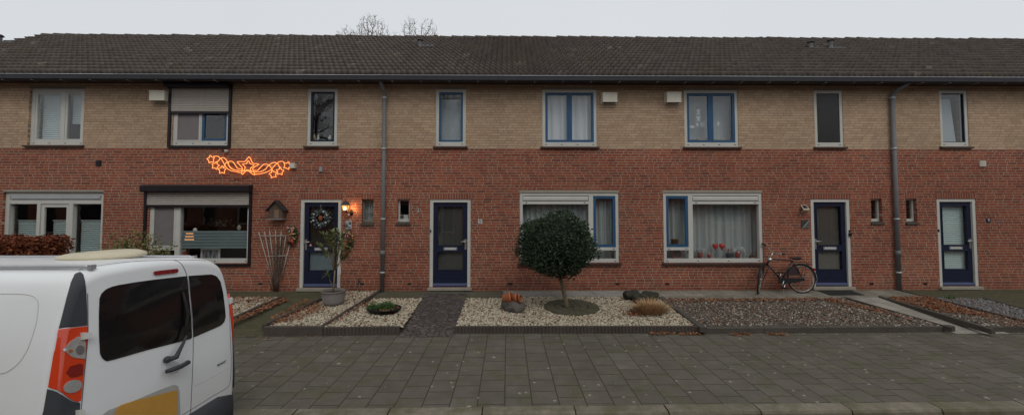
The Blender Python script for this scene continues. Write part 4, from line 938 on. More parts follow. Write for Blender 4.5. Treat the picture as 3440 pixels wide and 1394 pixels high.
def OW(px, py, dy=0): return W(px, py, py_+dy)
m = MB(); fork = OW(1125, 908)
stem = [OW(1119, 985), OW(1122, 950), fork]; m.tube(stem, [.019, .016, .014], 8)
tips = []
for (a, b, c, dy) in (((1110, 880), (1092, 850), (1072, 826), -.1), ((1112, 870), (1108, 820), (1105, 800), .05), ((1118, 860), (1124, 810), (1118, 785), -.15), ((1135, 870), (1140, 820), (1135, 780), .1), ((1138, 890), (1148, 850), (1170, 815), -.05), ((1132, 880), (1130, 840), (1098, 800), .12), ((1140, 880), (1160, 870), (1175, 840), .08), ((1122, 850), (1110, 800), (1085, 790), -.2), ((1135, 850), (1148, 810), (1155, 790), -.12), ((1112, 930), (1106, 925), (1098, 915), -.1)):
    p = [fork, OW(*a, dy*.4), OW(*b, dy*.8), OW(*c, dy)]
    if a == (1112, 930): p = [OW(1121, 965), OW(1112, 950), OW(1106, 935), OW(1098, 920, -.1)]
    m.tube(p, [.011, .008, .006, .004], 6); tips.append((p, a == (1112, 930)))
m.build('stems', simple('oleander_stem', (.20, .16, .10), .8), t)
pts_, dirs = [], []
V, F = [], []
def long_leaf(p, d, L, wd):
    d = d.normalized(); s = d.cross(Vector((0, 0, 1)));
    s = s.normalized() if s.length > .1 else Vector((1, 0, 0)); b = len(V); up = s.cross(d)
    for (f, ww, dz) in ((0, .1, 0), (.35, 1, .05), (.7, .8, .02), (1, .02, -.08)):
        c = p+d*L*f+up*L*dz; V.append(tuple(c+s*wd*ww)); V.append(tuple(c-s*wd*ww))
    for k in range(3): F.append((b+2*k, b+2*k+1, b+2*k+3, b+2*k+2))
for p, low in tips:
    for k in range(20 if low else 64):
        f = random.uniform(.45, 1.0) if not low else random.uniform(.6, 1); i = min(int(f*3), 2); q = p[i].lerp(p[i+1], f*3-i)
        d = (p[3]-p[2]).normalized()*random.uniform(.2, 1.2)+Vector((random.gauss(0, .6), random.gauss(0, .6), random.gauss(.25, .4))); long_leaf(q, d, random.uniform(.09, .16), random.uniform(.009, .015))
npmesh('foliage', np.array(V), np.array(F), OLE, t)
c = OW(1139, 905, -.05); MB().box(c.x-.03, c.x+.035, c.y, c.y+.004, c.z-.1, c.z+.06).build('plant_tag', WHITE, t)

# trellis + dead climber
t = thing('wooden_trellis', 'fan shaped white wooden trellis with a bare climber left of the wreath door', 'trellis', (W(922, 960).x, WY-.03, .17))
def T(x, y): return (840+x/2.9, 640+y/2.9)
PW = simple('weathered_white_wood', (.40, .37, .33), .7, var=.25, scale=14)
for (x0, y0, x1, y1) in ((85, 405, 218, 875), (140, 398, 228, 860), (190, 388, 238, 820), (250, 383, 255, 800), (303, 400, 272, 810), (350, 440, 288, 820), (388, 515, 303, 870)):
    a, b = W(*T(x0, y0), WY-.035), W(*T(x1, y1), WY-.035); MB().tube([a, b], .011, 4).build('slat', PW, t)
for (x0, y0, x1, y1) in ((95, 443, 350, 440), (150, 643, 358, 634)):
    a, b = W(*T(x0, y0), WY-.052), W(*T(x1, y1), WY-.052); MB().tube([a, b], .010, 4).build('crossbar', PW, t)
t = thing('bare_climber', 'bare brown climbing plant rising behind the white trellis', 'climber', (W(925, 972).x, WY-.05, .17))
m = MB(); lp = []
for k in range(34):
    bx, tx, tyy = 245+random.gauss(0, 14), random.choice((random.gauss(250, 60), random.gauss(320, 30))), random.choice((random.uniform(330, 500), random.uniform(500, 820)))
    q = [W(*T(bx, 975), WY-.05), W(*T(bx+random.gauss(0, 14), 860), WY-.04-random.uniform(0, .06))]
    for f in (.35, .6, .8, 1): q.append(W(*T(bx+(tx-bx)*f+random.gauss(0, 12), 860+(tyy-860)*f), WY-.02-random.uniform(0, .06)))
    m.tube(q, [.008, .006, .005, .004, .003, .002], 5)
    for _ in range(3): lp.append(tuple(q[random.randint(3, 5)]+Vector((random.gauss(0, .04), random.gauss(0, .015), random.gauss(0, .05)))))
m.build('stems', TWIG, t); leaves(np.array(lp), .03, BAMB, 'foliage', None, 1.2, parent=t)

# ------------------------------------------------------------------ garden things
def rock(name, c, r, sx, sy, sz, mat, label, cat='rock', group=None, seed=1, sub=3):
    import bmesh
    from mathutils import noise as mn
    bm = bmesh.new(); bmesh.ops.create_icosphere(bm, subdivisions=sub, radius=r)
    for v in bm.verts:
        n = mn.noise(v.co*(2.3/r*.5)+Vector((seed*3.1, 0, 0)))*.45+mn.noise(v.co*(6/r*.5)+Vector((0, seed, 0)))*.18
        v.co *= 1+n; v.co.x *= sx; v.co.y *= sy; v.co.z *= sz
        v.co.z = min(v.co.z, r*sz*.8)
    me = bpy.data.meshes.new(name); bm.to_mesh(me); bm.free(); me.materials.append(mat); o = link(name, me, None, label, cat, group); o.location = c; return o
RK = simple('boulder', (.11, .098, .085), .95, var=.4, scale=7, bump=.01); DRK = simple('dark_rock', (.045, .042, .032), .95, var=.45, scale=9, bump=.012)
c = G(1727, 1050); ry = c.y+.1
rock('boulder', (W(1727, 1035, ry).x, ry, GZ(ry)+.10), .22, 1.0, .75, .85, RK, 'grey boulder carrying the terracotta pots', seed=4)
zr = GZ(ry)+.22
def lying_pot(px, py, r, L, ang, label):
    o = MB(); prof = [(.001, 0), (r*.62, 0), (r*.9, L*.8), (r*.98, L*.8), (r*1.02, L), (r*.9, L), (r*.86, L*.8), (r*.55, .012), (.001, .012)]; o.lathe(prof, (0, 0, 0), 24)
    c = W(px, py, ry-.03); M_ = Matrix.Translation(c) @ Matrix.Rotation(R(ang[1]), 4, 'Z') @ Matrix.Rotation(R(ang[0]), 4, 'Y')
    o.v = [tuple(M_ @ Vector(v)) for v in o.v]; o.build('terracotta_pot', TERRA, label=label, cat='flower pot', group='lying terracotta pots on the boulder')
lying_pot(1689, 1001, .098, .17, (80, -8), 'leftmost and largest terracotta pot lying on the boulder')
lying_pot(1711, 1000, .092, .155, (84, -10), 'middle terracotta pot nested between the other two on the boulder')
lying_pot(1731, 1002, .072, .12, (86, -28), 'rightmost terracotta pot showing its open mouth on the boulder')
for i, (px, py, s, lab) in enumerate(((2122, 1000, .17, 'left dark mossy rock of the group of three at the terrace corner'), (2150, 1012, .15, 'middle dark mossy rock of the group of three, lowest in front'), (2183, 1003, .16, 'right dark mossy rock of the group of three at the terrace corner'))):
    g_ = G(px, py+10); rock('mossy_rock', (W(px, py, g_.y+.08).x, g_.y+.08, GZ(g_.y)+.08), s, 1.1, .8, 1.0, DRK, lab, 'rock', 'dark mossy rocks', seed=7+i)
# dry ornamental grass
gc = G(2192, 1062); gy = gc.y+.2; gx = W(2178, 1050, gy).x; gz = GZ(gy)
t = thing('dry_grass_clump', 'low reddish straw coloured grass clump beside the dark rocks', 'ornamental grass', (gx, gy, gz)); V, F = [], []
for k in range(1500):
    a = random.uniform(0, 6.28); q = random.random()**.6; p = Vector((gx+math.cos(a)*.26*q+.04, gy+math.sin(a)*.2*q, gz)); d = Vector((math.cos(a)*q*1.0+random.gauss(0, .35), math.sin(a)*q*.9+random.gauss(0, .3), random.uniform(.5, 1.2)))
    long_leaf(p, d, random.uniform(.14, .32), random.uniform(.002, .005))
npmesh('blades', np.array(V), np.array(F), STRAW, t)
m = MB(); m.ball((gx+.04, gy, gz+.05), .2, 8, 1.25, .9, .5); m.build('clump_base', simple('dry_base', (.20, .10, .05), .95, var=.4, scale=20, bump=.02), t)
q_ = [(gx-.28+rng.normal(0, .1), gy-.1+rng.normal(0, .07), gz+.03) for _ in range(160)]
leaves(np.array(q_), .05, LEAFB, 'fallen_leaves', 'brown leaves gathered beside the dry grass clump', .8, kind='stuff', cat='leaves')
# bowl with juniper
bc = G(1291, 1060); by = bc.y+.22; bx = W(1291, 1045, by).x; bz = GZ(by)
t = thing('plant_bowl', 'low black bowl with green juniper left of the cobbled path', 'planter', (bx, by, bz))
MB().lathe([(.001, 0), (.24, 0), (.30, .075), (.315, .08), (.31, .095), (.285, .09), (.27, .06), (.001, .06)], (bx, by, bz), 32, 1.05, .85).build('bowl', BLACK, t)
q_ = []
for (ox, oy, r_, n) in ((-.2, .0, .17, 900), (.07, .02, .17, 900), (-.02, -.05, .12, 400), (.02, .12, .12, 400)):
    u = rng.normal(size=(n, 3)); u /= np.linalg.norm(u, axis=1)[:, None]; q_.append(np.array([bx+ox, by+oy, bz+.10])+u*np.array([r_, r_*.8, .11])*rng.uniform(.4, 1, (n, 1)))
leaves(np.concatenate(q_), .024, JUN, 'juniper', None, 1.5, parent=t)
q_ = np.stack([bx+rng.uniform(-.05, .25, 60), by+rng.uniform(-.2, .15, 60), np.full(60, bz+.075)], 1); leaves(q_, .05, LEAFB, 'leaf_mulch', None, .5, parent=t)
# doormat
m = MB(); m.slab([G(2738, 973, .012), G(2852, 973, .012), G(2905, 990, .012), G(2788, 991, .012)], .012); o = m.build('doormat', RUB, label='dark rubber doormat before the bicycle house door', cat='doormat')
random.seed(5)
# weeds
V, F = [], []
wp = G(3186, 1004)
for k in range(40): long_leaf(wp+Vector((random.gauss(0, .05), random.gauss(0, .04), 0)), Vector((random.gauss(0, .5), random.gauss(0, .5), 1)), random.uniform(.06, .13), .006)
npmesh('weed', np.array(V), np.array(F), JUN, label='small green weed at the edge of the right brick terrace', cat='weed')

# ------------------------------------------------------------------ bicycle (stands on its kickstand by the wall)
BK = 9.24
def B(x, y, dy=0.): return W(2480+x/4.35, 780+y/4.35, BK+dy)
t = thing('bicycle', 'dark city bicycle standing by the wall left of a navy door', 'bicycle', (B(760, 880).x, BK, GZ(BK)))
FR = simple('bike_frame', (.03, .032, .03), .4, .2); TYRE = simple('bike_tyre', (.03, .028, .026), .8); RIM = simple('bike_rim', (.35, .34, .32), .35, .7); 
def wheel(c, e, up, r, front):
    """e: horizontal dir in wheel plane, up: vertical dir"""
    ring = lambda rr_, n=40: [c+e*(rr_*math.cos(2*math.pi*k/n))+up*(rr_*math.sin(2*math.pi*k/n)) for k in range(n)]
    o = MB().tube(ring(r-.018), .018, 8, True).build('wheel', TYRE, t, label='front wheel turned outward' if front else 'rear wheel')
    MB().tube(ring(r-.040), .011, 6, True).build('rim', RIM, o); ax = e.cross(up).normalized()
    m = MB(); m.tube([c-ax*.045, c+ax*.045], .022, 10); m.build('hub', RIM, o); m = MB()
    for k in range(28):
        a = 2*math.pi*k/28; s = ax*(.03 if k % 2 else -.03); m.tube([c+s, c+(e*math.cos(a)+up*math.sin(a))*(r-.045)], .0018, 4, cap=False)
    m.build('spokes', RIM, o)
    return o
rw = .335; rc = B(905, 0); rc.z = GZ(BK)+rw; fc = B(302, 0, -.06); fc.z = GZ(BK-.1)+rw
E = Vector((1, 0, 0)); UPR = Vector((0, .05, 1)).normalized(); wheel(rc, E, UPR, rw, False)
fe = Vector((math.cos(R(52)), math.sin(R(52)), 0)); fu = Vector((.14, -.02, 1)).normalized(); fu = (fu-fe*0).normalized(); wheel(fc, fe, fu, rw, True)
bb = B(632, 700); st = B(790, 415); ht = B(462, 395); hb = B(412, 480); m = MB()
m.tube([st, bb], .016, 10); m.tube([ht, st], .016, 10); m.tube([B(430, 470), bb], .018, 10); m.tube([ht, hb], .021, 10)
for s in (-.05, .05): m.tube([bb+Vector((0, s*.5, 0)), rc+Vector((0, s, 0))], .010, 8); m.tube([st+Vector((0, s*.4, 0)), rc+Vector((0, s, 0))], .008, 8)
m.build('frame', FR, t)
m = MB(); fa = fe.cross(fu).normalized()
for s in (-.055, .055): m.tube([hb, hb+fa*s+Vector((0, 0, -.03)), fc+fa*s], [.014, .012, .009], 8)
m.build('fork', FR, t)
m = MB(); stem = B(510, 285); m.tube([ht, stem], .013, 8); m.build('stem', CHROME, t)
m = MB(); m.tube([B(410, 200, .22), B(455, 245, .16), B(490, 275, .05), stem, B(545, 308, -.08), B(590, 318, -.18), B(650, 316, -.26)], .0115, 8); hb_ = m.build('handlebar', CHROME, t)
MB().tube([B(410, 200, .22), B(370, 178, .26), B(343, 163, .28)], .017, 8).build('grip', BLACK, hb_); MB().tube([B(640, 316, -.25), B(672, 318, -.28), B(692, 322, -.30)], .017, 8).build('grip', BLACK, hb_)
m = MB(); m.tube([B(395, 215, .2), B(350, 222, .2), B(310, 210, .2)], .005, 5); m.tube([B(640, 330, -.24), B(672, 350, -.26)], .006, 5); m.build('brake_lever', BLACK, hb_)
m = MB(); m.ball(tuple(B(465, 400, -.06)), .045, 8); m.tube([B(465, 400, -.06), B(455, 400, -.11)], [.045, .05], 10); m.build('headlight', CHROME, t)
m = MB(); sp = st+Vector((0, 0, 0)); m.tube([st, B(800, 395)], .014, 8); m.build('seat_post', CHROME, t)
m = MB(); q = [B(742, 362), B(780, 372), B(830, 382), B(880, 380), B(908, 374)]; m.tube(q, [.018, .035, .06, .075, .05], 10); m.v = [(x, y, q[2].z+(z-q[2].z)*.55) for x, y, z in m.v]; m.build('saddle', BLACK, t)
m = MB()
for s in (-.05, .05): m.tube([B(835, 440, s), B(960, 432, s), B(1060, 465, s)], .006, 6); m.tube([B(1000, 445, s), rc+Vector((0, s*1.3, 0))], .005, 6)
for k in range(4): m.tube([B(850+k*55, 437, -.05), B(850+k*55, 437, .05)], .005, 5)
m.build('rack', BLACK, t)
def fender(c, e, u, r, a0, a1, mat, w_=.028):
    ax = e.cross(u).normalized(); vs = []; n = 24
    for k in range(n+1):
        a = R(a0+(a1-a0)*k/n); rad = e*math.cos(a)+u*math.sin(a)
        for (dr, s) in ((-.012, -1), (.004, -.5), (.008, 0), (.004, .5), (-.012, 1)): vs.append(c+rad*(r+dr)+ax*w_*s)
    return MB().add(vs, [(k*5+j, k*5+j+1, (k+1)*5+j+1, (k+1)*5+j) for k in range(n) for j in range(4)], True)
fender(rc, E, UPR, rw+.015, -8, 165, simple('fender_black', (.02, .02, .02), .3)).build('fender', BLACK, t); fender(fc, fe, fu, rw+.015, 15, 160, BLACK).build('fender', BLACK, t)
fender(rc, E, UPR, rw+.022, -12, 38, RIM, .02).build('fender_stripe', simple('white_fender_end', (.5, .5, .48), .4), t)
m = MB(); pr = [bb+Vector((-.09, 0, .05)), bb+Vector((-.09, 0, -.06)), bb+Vector((0, 0, -.085)), rc+Vector((.03, 0, -.035)), rc+Vector((.04, 0, 0)), rc+Vector((.02, 0, .02)), bb+Vector((0, 0, .06))]
m.add([p+Vector((0, -.055, 0)) for p in pr]+[p+Vector((0, -.03, 0)) for p in pr], [tuple(range(7)), tuple(range(13, 6, -1))]+[(i, i+7, (i+1) % 7+7, (i+1) % 7) for i in range(7)]); m.build('chain_case', simple('chain_case', (.022, .024, .026), .35), t)
m = MB(); ca = Vector((0, -.08, 0)); m.tube([bb+ca, bb+ca+Vector((-.05, 0, -.15))], .009, 6); m.tube([bb-ca, bb-ca+Vector((.05, 0, .15))], .009, 6); m.build('crank', CHROME, t)
for s, dv in ((1, Vector((-.05, -.12, -.15))), (-1, Vector((.05, .12, .15)))): p = bb+dv; MB().box(p.x-.05, p.x+.05, p.y-.04, p.y+.04, p.z-.012, p.z+.012).build('pedal', BLACK, t)
MB().tube([B(690, 735, -.03), B(672, 800, -.06), B(655, 895, -.12)], [.010, .008, .008], 6).build('kickstand', CHROME, t)
m = MB(); m.v = []; q = [B(720, 627, -.03), B(885, 627, -.03), B(905, 600, -.03), B(880, 520, -.03), B(820, 495, -.03), B(760, 545, -.03)]
m.add(q+[p+Vector((0, .002, 0)) for p in q], [tuple(range(6)), tuple(range(11, 5, -1))]); m.build('coat_guard', simple('coat_guard', (.045, .03, .03), .5), t)
c = B(1108, 545); MB().box(c.x-.012, c.x+.012, BK-.03, BK+.03, c.z-.03, c.z+.03).build('tail_light', simple('red_lens', (.4, .02, .02), .2), t)

# ------------------------------------------------------------------ wall hung things
# star lights
def glow(name, c, s):
    m = bpy.data.materials.new(name); m.use_nodes = True; n = m.node_tree; n.nodes.clear(); e = n.nodes.new('ShaderNodeEmission'); e.inputs[0].default_value = c+(1,); e.inputs[1].default_value = s
    o = n.nodes.new('ShaderNodeOutputMaterial'); n.links.new(e.outputs[0], o.inputs[0]); return m
ROPE = glow('rope_light', (1, .30, .08), 2.1)
t = thing('star_rope_light', 'glowing orange rope light of stars and garlands on the brick wall', 'christmas light', (W(830, 550).x, WY-.05, W(830, 550).z))
def Q(x, y): return W(680+x/7.576, 500+y/7.576, WY-.05)
def smooth(pts, closed=False, n=6):
    pts = [Vector((a, b, 0)) for a, b in pts]; out = []; m = len(pts)
    for i in range(m if closed else m-1):
        p0, p1, p2, p3 = (pts[(i-1) % m] if closed or i > 0 else pts[0]), pts[i], pts[(i+1) % m], (pts[(i+2) % m] if closed or i+2 < m else pts[-1])
        for k in range(n):
            u = k/n; out.append(.5*((2*p1)+(p2-p0)*u+(2*p0-5*p1+4*p2-p3)*u*u+(3*p1-p0-3*p2+p3)*u**3))
    if not closed: out.append(pts[-1])
    return [(p.x, p.y) for p in out]
def star(cx, cy, r1, r2, rot=0): return [(cx+(r1 if k % 2 == 0 else r2)*math.sin(R(rot+36*k)), cy-(r1 if k % 2 == 0 else r2)*math.cos(R(rot+36*k))) for k in range(10)]
curves = [([(1190, 205), (1240, 290), (1290, 370), (1440, 390), (1300, 480), (1285, 540), (1340, 660), (1240, 620), (1140, 545), (1060, 610), (1010, 655), (1000, 560), (1015, 490), (890, 345), (930, 325), (1075, 325), (1130, 270)], True, 3),
 ([(1170, 300), (1215, 380), (1315, 420), (1220, 500), (1240, 570), (1150, 540), (1055, 560), (1090, 470), (1020, 390), (1120, 375)], True, 3),
 ([(1000, 520), (900, 500), (840, 420), (770, 330), (700, 320), (655, 355), (700, 470), (790, 530), (960, 560), (1060, 570)], False, 6),
 ([(1150, 560), (960, 560), (850, 545), (740, 500), (660, 400), (640, 340), (560, 235), (480, 235), (430, 280), (360, 350)], False, 6),
 ([(1010, 620), (880, 590), (720, 555), (620, 490), (560, 400), (500, 290), (450, 240), (380, 190), (300, 195), (265, 220)], False, 6),
 ([(540, 480), (560, 430), (600, 360), (700, 320)], False, 6),
 ([(1300, 545), (1400, 550), (1480, 470), (1570, 395), (1660, 400), (1700, 420), (1740, 470), (1770, 540), (1740, 620)], False, 6),
 ([(1180, 560), (1300, 590), (1480, 580), (1600, 520), (1660, 450), (1760, 370), (1850, 350), (1920, 390), (1960, 470), (1960, 520)], False, 6),
 ([(1280, 655), (1450, 640), (1600, 605), (1740, 540), (1800, 470), (1880, 390), (1960, 330), (2040, 325), (2100, 370)], False, 6),
 (star(215, 270, 105, 62, -10), True, 2), (star(330, 430, 105, 60, 15), True, 2), (star(500, 540, 108, 62, 0), True, 2),
 (star(2160, 430, 108, 62, 20), True, 2), (star(1975, 575, 105, 58, 5), True, 2), (star(1800, 650, 108, 60, -10), True, 2)]
for cv, cl, n in curves:
    pts = [Q(*p) for p in smooth(cv, cl, n)]; MB().tube(pts, .0075, 6, cl).build('light_tube', ROPE, t)
m = MB(); m.tube([Q(420, 335)+Vector((0, .02, 0)), Q(1300, 400)+Vector((0, .02, 0)), Q(2050, 475)+Vector((0, .02, 0))], .006, 6)
for x, y in ((600, 350), (1300, 400), (1900, 462)): p = Q(x, y); m.tube([(p.x, p.y+.02, p.z), (p.x, WY, p.z)], .006, 5)
m.build('support_bar', SILVER, t)
MB().tube([Q(1200, 660), Q(1180, 700)+Vector((0, .03, 0)), Q(900, 780)+Vector((0, .04, 0)), Q(780, 780)+Vector((0, .04, 0))], .004, 5).build('cable', BLACK, t)
# wall lantern, lit
lc = W(1161, 698, WY-.16)
t = thing('wall_lantern', 'lit black coach lantern between the wreath door and small window', 'wall lamp', (lc.x+.03, WY, lc.z-.1))
def lz(py): return W(1161, py, WY-.16).z
def sqring(z, r): return [(lc.x+r, lc.y+r, z), (lc.x-r, lc.y+r, z), (lc.x-r, lc.y-r, z), (lc.x+r, lc.y-r, z)]
m = MB(); zz = [(lz(690), .088), (lz(688), .085), (lz(681), .05), (lz(678), .035), (lz(675), .012)]
vs = [p for z, r_ in zz for p in sqring(z, r_)]; m.add(vs, [(k*4+j, k*4+(j+1) % 4, (k+1)*4+(j+1) % 4, (k+1)*4+j) for k in range(4) for j in range(4)]+[(0, 1, 2, 3), (19, 18, 17, 16)]); m.ball((lc.x, lc.y, lz(673.5)), .014, 6); m.build('roof', simple('lantern_metal', (.03, .035, .045), .4), t)
m = MB()
for sx_ in (-1, 1):
    for sy_ in (-1, 1): m.tube([(lc.x+sx_*.07, lc.y+sy_*.07, lz(690)), (lc.x+sx_*.045, lc.y+sy_*.045, lz(706.5))], .006, 5)
m.box(lc.x-.048, lc.x+.048, lc.y-.048, lc.y+.048, lz(708.5), lz(706.5)); m.build('cage', BLACK, t)
vs = sqring(lz(690), .066)+sqring(lz(706.5), .042); MB().add(vs, [(0, 1, 5, 4), (1, 2, 6, 5), (2, 3, 7, 6), (3, 0, 4, 7)]).build('lantern_glass', glow('lantern_glass', (1, .48, .12), 1.2), t)
MB().ball((lc.x, lc.y-.045, lz(699)), .042, 8, 1, .5, 1.2).build('bulb', glow('bulb', (1, .74, .38), 5), t)
m = MB(); m.tube([(lc.x, lc.y, lz(708)), (lc.x+.01, lc.y+.02, lz(713)), (lc.x+.05, lc.y+.08, lz(717)), (lc.x+.075, WY-.02, lz(714))], [.02, .018, .018, .02], 8); m.ball((lc.x+.085, WY-.015, lz(714)), .055, 8, .7, .35, 1.3); m.build('arm', BLACK, t)
m = MB(); m.ball((lc.x+.05, WY-.09, lz(722)), .02, 8); m.build('motion_sensor', WHITE, t)
ll = bpy.data.lights.new('lantern_lamp', 'POINT'); ll.energy = 2.6; ll.color = (1, .5, .18); ll.shadow_soft_size = .05; lo = bpy.data.objects.new('lantern_lamp', ll); COL.objects.link(lo); lo.parent = t; lo.location = (lc.x+.07-t.location.x, lc.y-.0-t.location.y, lz(699)-t.location.z)
lo.location.y = WY-.085-t.location.y; lo.location.x = .10

# garland builder
def garland(name, label, ctr, pts, r, balls, y, cat='wreath', closed=False, bow=None, needle=(.02, .035, .03), sil=.0, hang=None):
    t = thing(name, label, cat, ctr); P = [Vector(p) for p in pts]; n = 900; idx = rng.uniform(0, len(P)-(0 if closed else 1)-1e-6, n); q = []
    for f in idx: i = int(f); a = P[i].lerp(P[(i+1) % len(P)], f-i); q.append(tuple(a+Vector((random.gauss(0, r*.55), random.gauss(0, r*.3)-r*.3, random.gauss(0, r*.55)))))
    mat = island(name+'_needles', [(0, needle), (.6, tuple(c*2.2 for c in needle)), (.8-sil*.4, tuple(c*3 for c in needle)), (1, (.42, .45, .46) if sil else (.09, .12, .05))], .6)
    leaves(np.array(q), .045, mat, 'needles', None, 1.5, parent=t); MB().tube(P, r*.45, 6, closed).build('ring', simple(name+'_core', needle, .9), t)
    for (x, z, rb, mt) in balls: MB().ball((x, y-r*.75, z), rb, 8).build('bauble', mt, t)
    if bow:
        m = MB(); bx_, bz_ = bow
        for s in (-1, 1): m.add([(bx_, y-r, bz_), (bx_+s*.08, y-r-.02, bz_+.045), (bx_+s*.085, y-r-.02, bz_-.02)], [(0, 1, 2)]); m.add([(bx_, y-r, bz_), (bx_+s*.05, y-r-.01, bz_-.09), (bx_+s*.02, y-r-.01, bz_-.1)], [(0, 1, 2)])
        m.ball((bx_, y-r, bz_), .018, 6); m.build('bow', simple('pink_ribbon', (.42, .30, .27), .7), t)
    if hang: MB().tube(hang, .004, 5).build('ribbon', simple('ribbon', (.30, .28, .22), .7), t)
    return t
REDB = simple('red_bauble', (.38, .03, .02), .15, .2, .6); ORB = simple('orange_bauble', (.5, .16, .05), .2, .2, .6); GOLD = simple('gold_bauble', (.55, .40, .16), .25, .6); WHB = simple('white_bauble', (.65, .63, .58), .3)
c = W(1077, 733, WY-.0); rr_ = .17; yy = WY+.015
garland('door_wreath', 'silvery round christmas wreath hanging on the navy door glass', (c.x, yy, c.z), [(c.x+rr_*math.cos(a*math.pi/12), yy, c.z+rr_*math.sin(a*math.pi/12)) for a in range(24)], .055,
    [(c.x+.17*math.cos(a), c.z+.17*math.sin(a), .022, WHB if k % 2 else SILVER) for k, a in enumerate((.4, 1.1, 2.6, 3.5, 4.6, 5.6))], yy, closed=True, needle=(.03, .045, .045), sil=.6, hang=[(c.x, yy-.01, c.z+.16), (c.x, yy-.01, W(1080, 688).z)])
MB().ball((c.x, yy-.02, c.z), .05, 8, 1, .5, 1.3).build('wreath_figure', simple('brown_figure', (.25, .07, .03), .7), label='small brown figure hanging inside the door wreath', cat='figure')
def swag(name, px, py, lab, flip):
    c = W(px, py, WY-.05); pts = [(c.x+.11*math.cos(a)*flip*.9-.02*flip, WY-.05, c.z+.17*math.sin(a)) for a in np.linspace(-2.2, 2.0, 14)]
    balls = []
    random.seed(px)
    for k in range(18): a = random.uniform(-2.2, 2.1); balls.append((c.x+random.gauss(.08*math.cos(a)*flip, .035), c.z+.15*math.sin(a)+random.gauss(0, .02), random.uniform(.016, .026), random.choice((REDB, REDB, ORB, GOLD))))
    garland(name, lab, (c.x, WY-.05, c.z), pts, .045, balls, WY-.05, 'christmas garland', bow=(c.x-.01, c.z+.17), needle=(.03, .04, .025), hang=[(c.x, WY-.05, c.z+.18), (c.x, WY-.02, c.z+.30)])
swag('bauble_garland', 981, 790, 'red bauble garland hanging right of the white trellis', 1); swag('bauble_garland', 1168, 806, 'red bauble garland below the house number plaque', 1)
c = W(980, 787, WY-.12); m = MB(); m.tube([(c.x-.07, c.y, c.z-.005), (c.x, c.y, c.z+.012), (c.x+.09, c.y, c.z+.002)], [.012, .018, .012], 6); m.build('garland_sign', GOLD, label='small gold sign fixed on the left bauble garland', cat='ornament')
random.seed(8)
# plaque
X0, X1, Z0, Z1 = rect(1161, 741, 1182, 769, WY-.02)
t = thing('house_plaque', 'grey plaque with black drawing and a black diamond number 3', 'house sign', ((X0+X1)/2, WY-.02, (Z0+Z1)/2)); MB().box(X0, X1, WY-.03, WY-.01, Z0, Z1).build('plate', simple('plaque_grey', (.34, .36, .38), .5), t)
c = W(1163, 757.5, WY-.03); d_ = .045; MB().prism([(c.x-d_, c.z), (c.x, c.z-d_), (c.x+d_, c.z), (c.x, c.z+d_)], 'y', WY-.045, WY-.031).build('number_diamond', BLACK, t); text_mesh('3', (c.x, WY-.046, c.z), .06, WHITE, t)
m = MB(); xx, zz_ = (X0+X1)/2+.03, Z1-.06
m.ball((xx, WY-.032, zz_+.02), .014, 6); m.add([(xx-.03, WY-.032, zz_-.02), (xx+.02, WY-.032, zz_-.03), (xx+.035, WY-.032, zz_+.01), (xx, WY-.032, zz_+.01)], [(0, 1, 2, 3)]); m.tube([(xx-.03, WY-.032, zz_-.02), (xx-.05, WY-.032, zz_-.015)], .004, 4)
for k in range(3): m.box(X0+.05, X1-.015-k*.01, WY-.032, WY-.0305, Z0+.02+k*.014, Z0+.026+k*.014)
m.build('drawing', BLACK, t); m = MB(); m.tube([((X0+X1)/2-.04, WY-.02, Z1), ((X0+X1)/2, WY-.01, Z1+.03), ((X0+X1)/2+.04, WY-.02, Z1)], .004, 5); m.build('hanger', CHROME, t)
# bird house
y0 = WY-.17; xa, xb = W(902, 710, y0).x, W(949, 710, y0).x; za, zb_, zc = W(925, 735, y0).z, W(925, 702, y0).z, W(925, 673, y0).z; xm = (xa+xb)/2
BHW = simple('birdhouse_wood', (.10, .07, .05), .85, var=.35, scale=12); t = thing('birdhouse', 'dark wooden birdhouse on the wall above the white trellis', 'birdhouse', (xm, WY, za))
MB().prism([(xa, za), (xb, za), (xb, zb_), (xm, zc-.03), (xa, zb_)], 'y', y0, WY-.02).build('box', BHW, t)
for s in (-1, 1):
    e = (xb-xm+.05); m = MB(); m.prism([(xm, zc), (xm+s*e, zb_-.03), (xm+s*e, zb_-.055), (xm, zc-.03)], 'y', y0-.05, WY-.01); m.build('roof', simple('birdhouse_roof', (.035, .028, .03), .8), t)
MB().box(xm-.03, xm+.08, y0-.006, y0-.001, za+.02, zb_-.02).build('front_panel', simple('birdhouse_front', (.20, .13, .09), .8), t); MB().lathe([(.001, 0), (.022, 0)], (0, 0, 0), 12)
MB().box(xa-.01, xb+.01, y0-.03, WY-.02, za-.02, za-.001).build('base', SILVER, t)
# camera, solar lamp, mirror plate
c = W(755, 508, WY-.06); t = thing('security_camera', 'small white camera under the upper shuttered window', 'camera', (c.x, WY, c.z)); MB().tube([(c.x+.03, WY, c.z+.01), (c.x+.02, WY-.04, c.z), (c.x, WY-.08, c.z)], [.03, .035, .03], 10).build('body', WHITE, t); MB().ball((c.x-.02, WY-.09, c.z+.005), .026, 8).build('lens', BLACK, t)
def SP(x, y, dy): return W(2660+x/5.8, 640+y/5.8, WY-dy)
t = thing('solar_lamp', 'beige solar wall lamp left of the bicycle house door', 'solar lamp', tuple(SP(255, 360, .05)))
a, b, c_, d = SP(170, 285, .01), SP(270, 275, .01), SP(345, 360, .15), SP(230, 365, .15)
m = MB(); vs = [a, b, c_, d]; m.add(vs+[v+Vector((0, 0, -.025)) for v in vs], [(0, 1, 2, 3), (7, 6, 5, 4), (0, 4, 5, 1), (1, 5, 6, 2), (2, 6, 7, 3), (3, 7, 4, 0)]); e_, f_ = SP(180, 435, .02), SP(280, 430, .02)
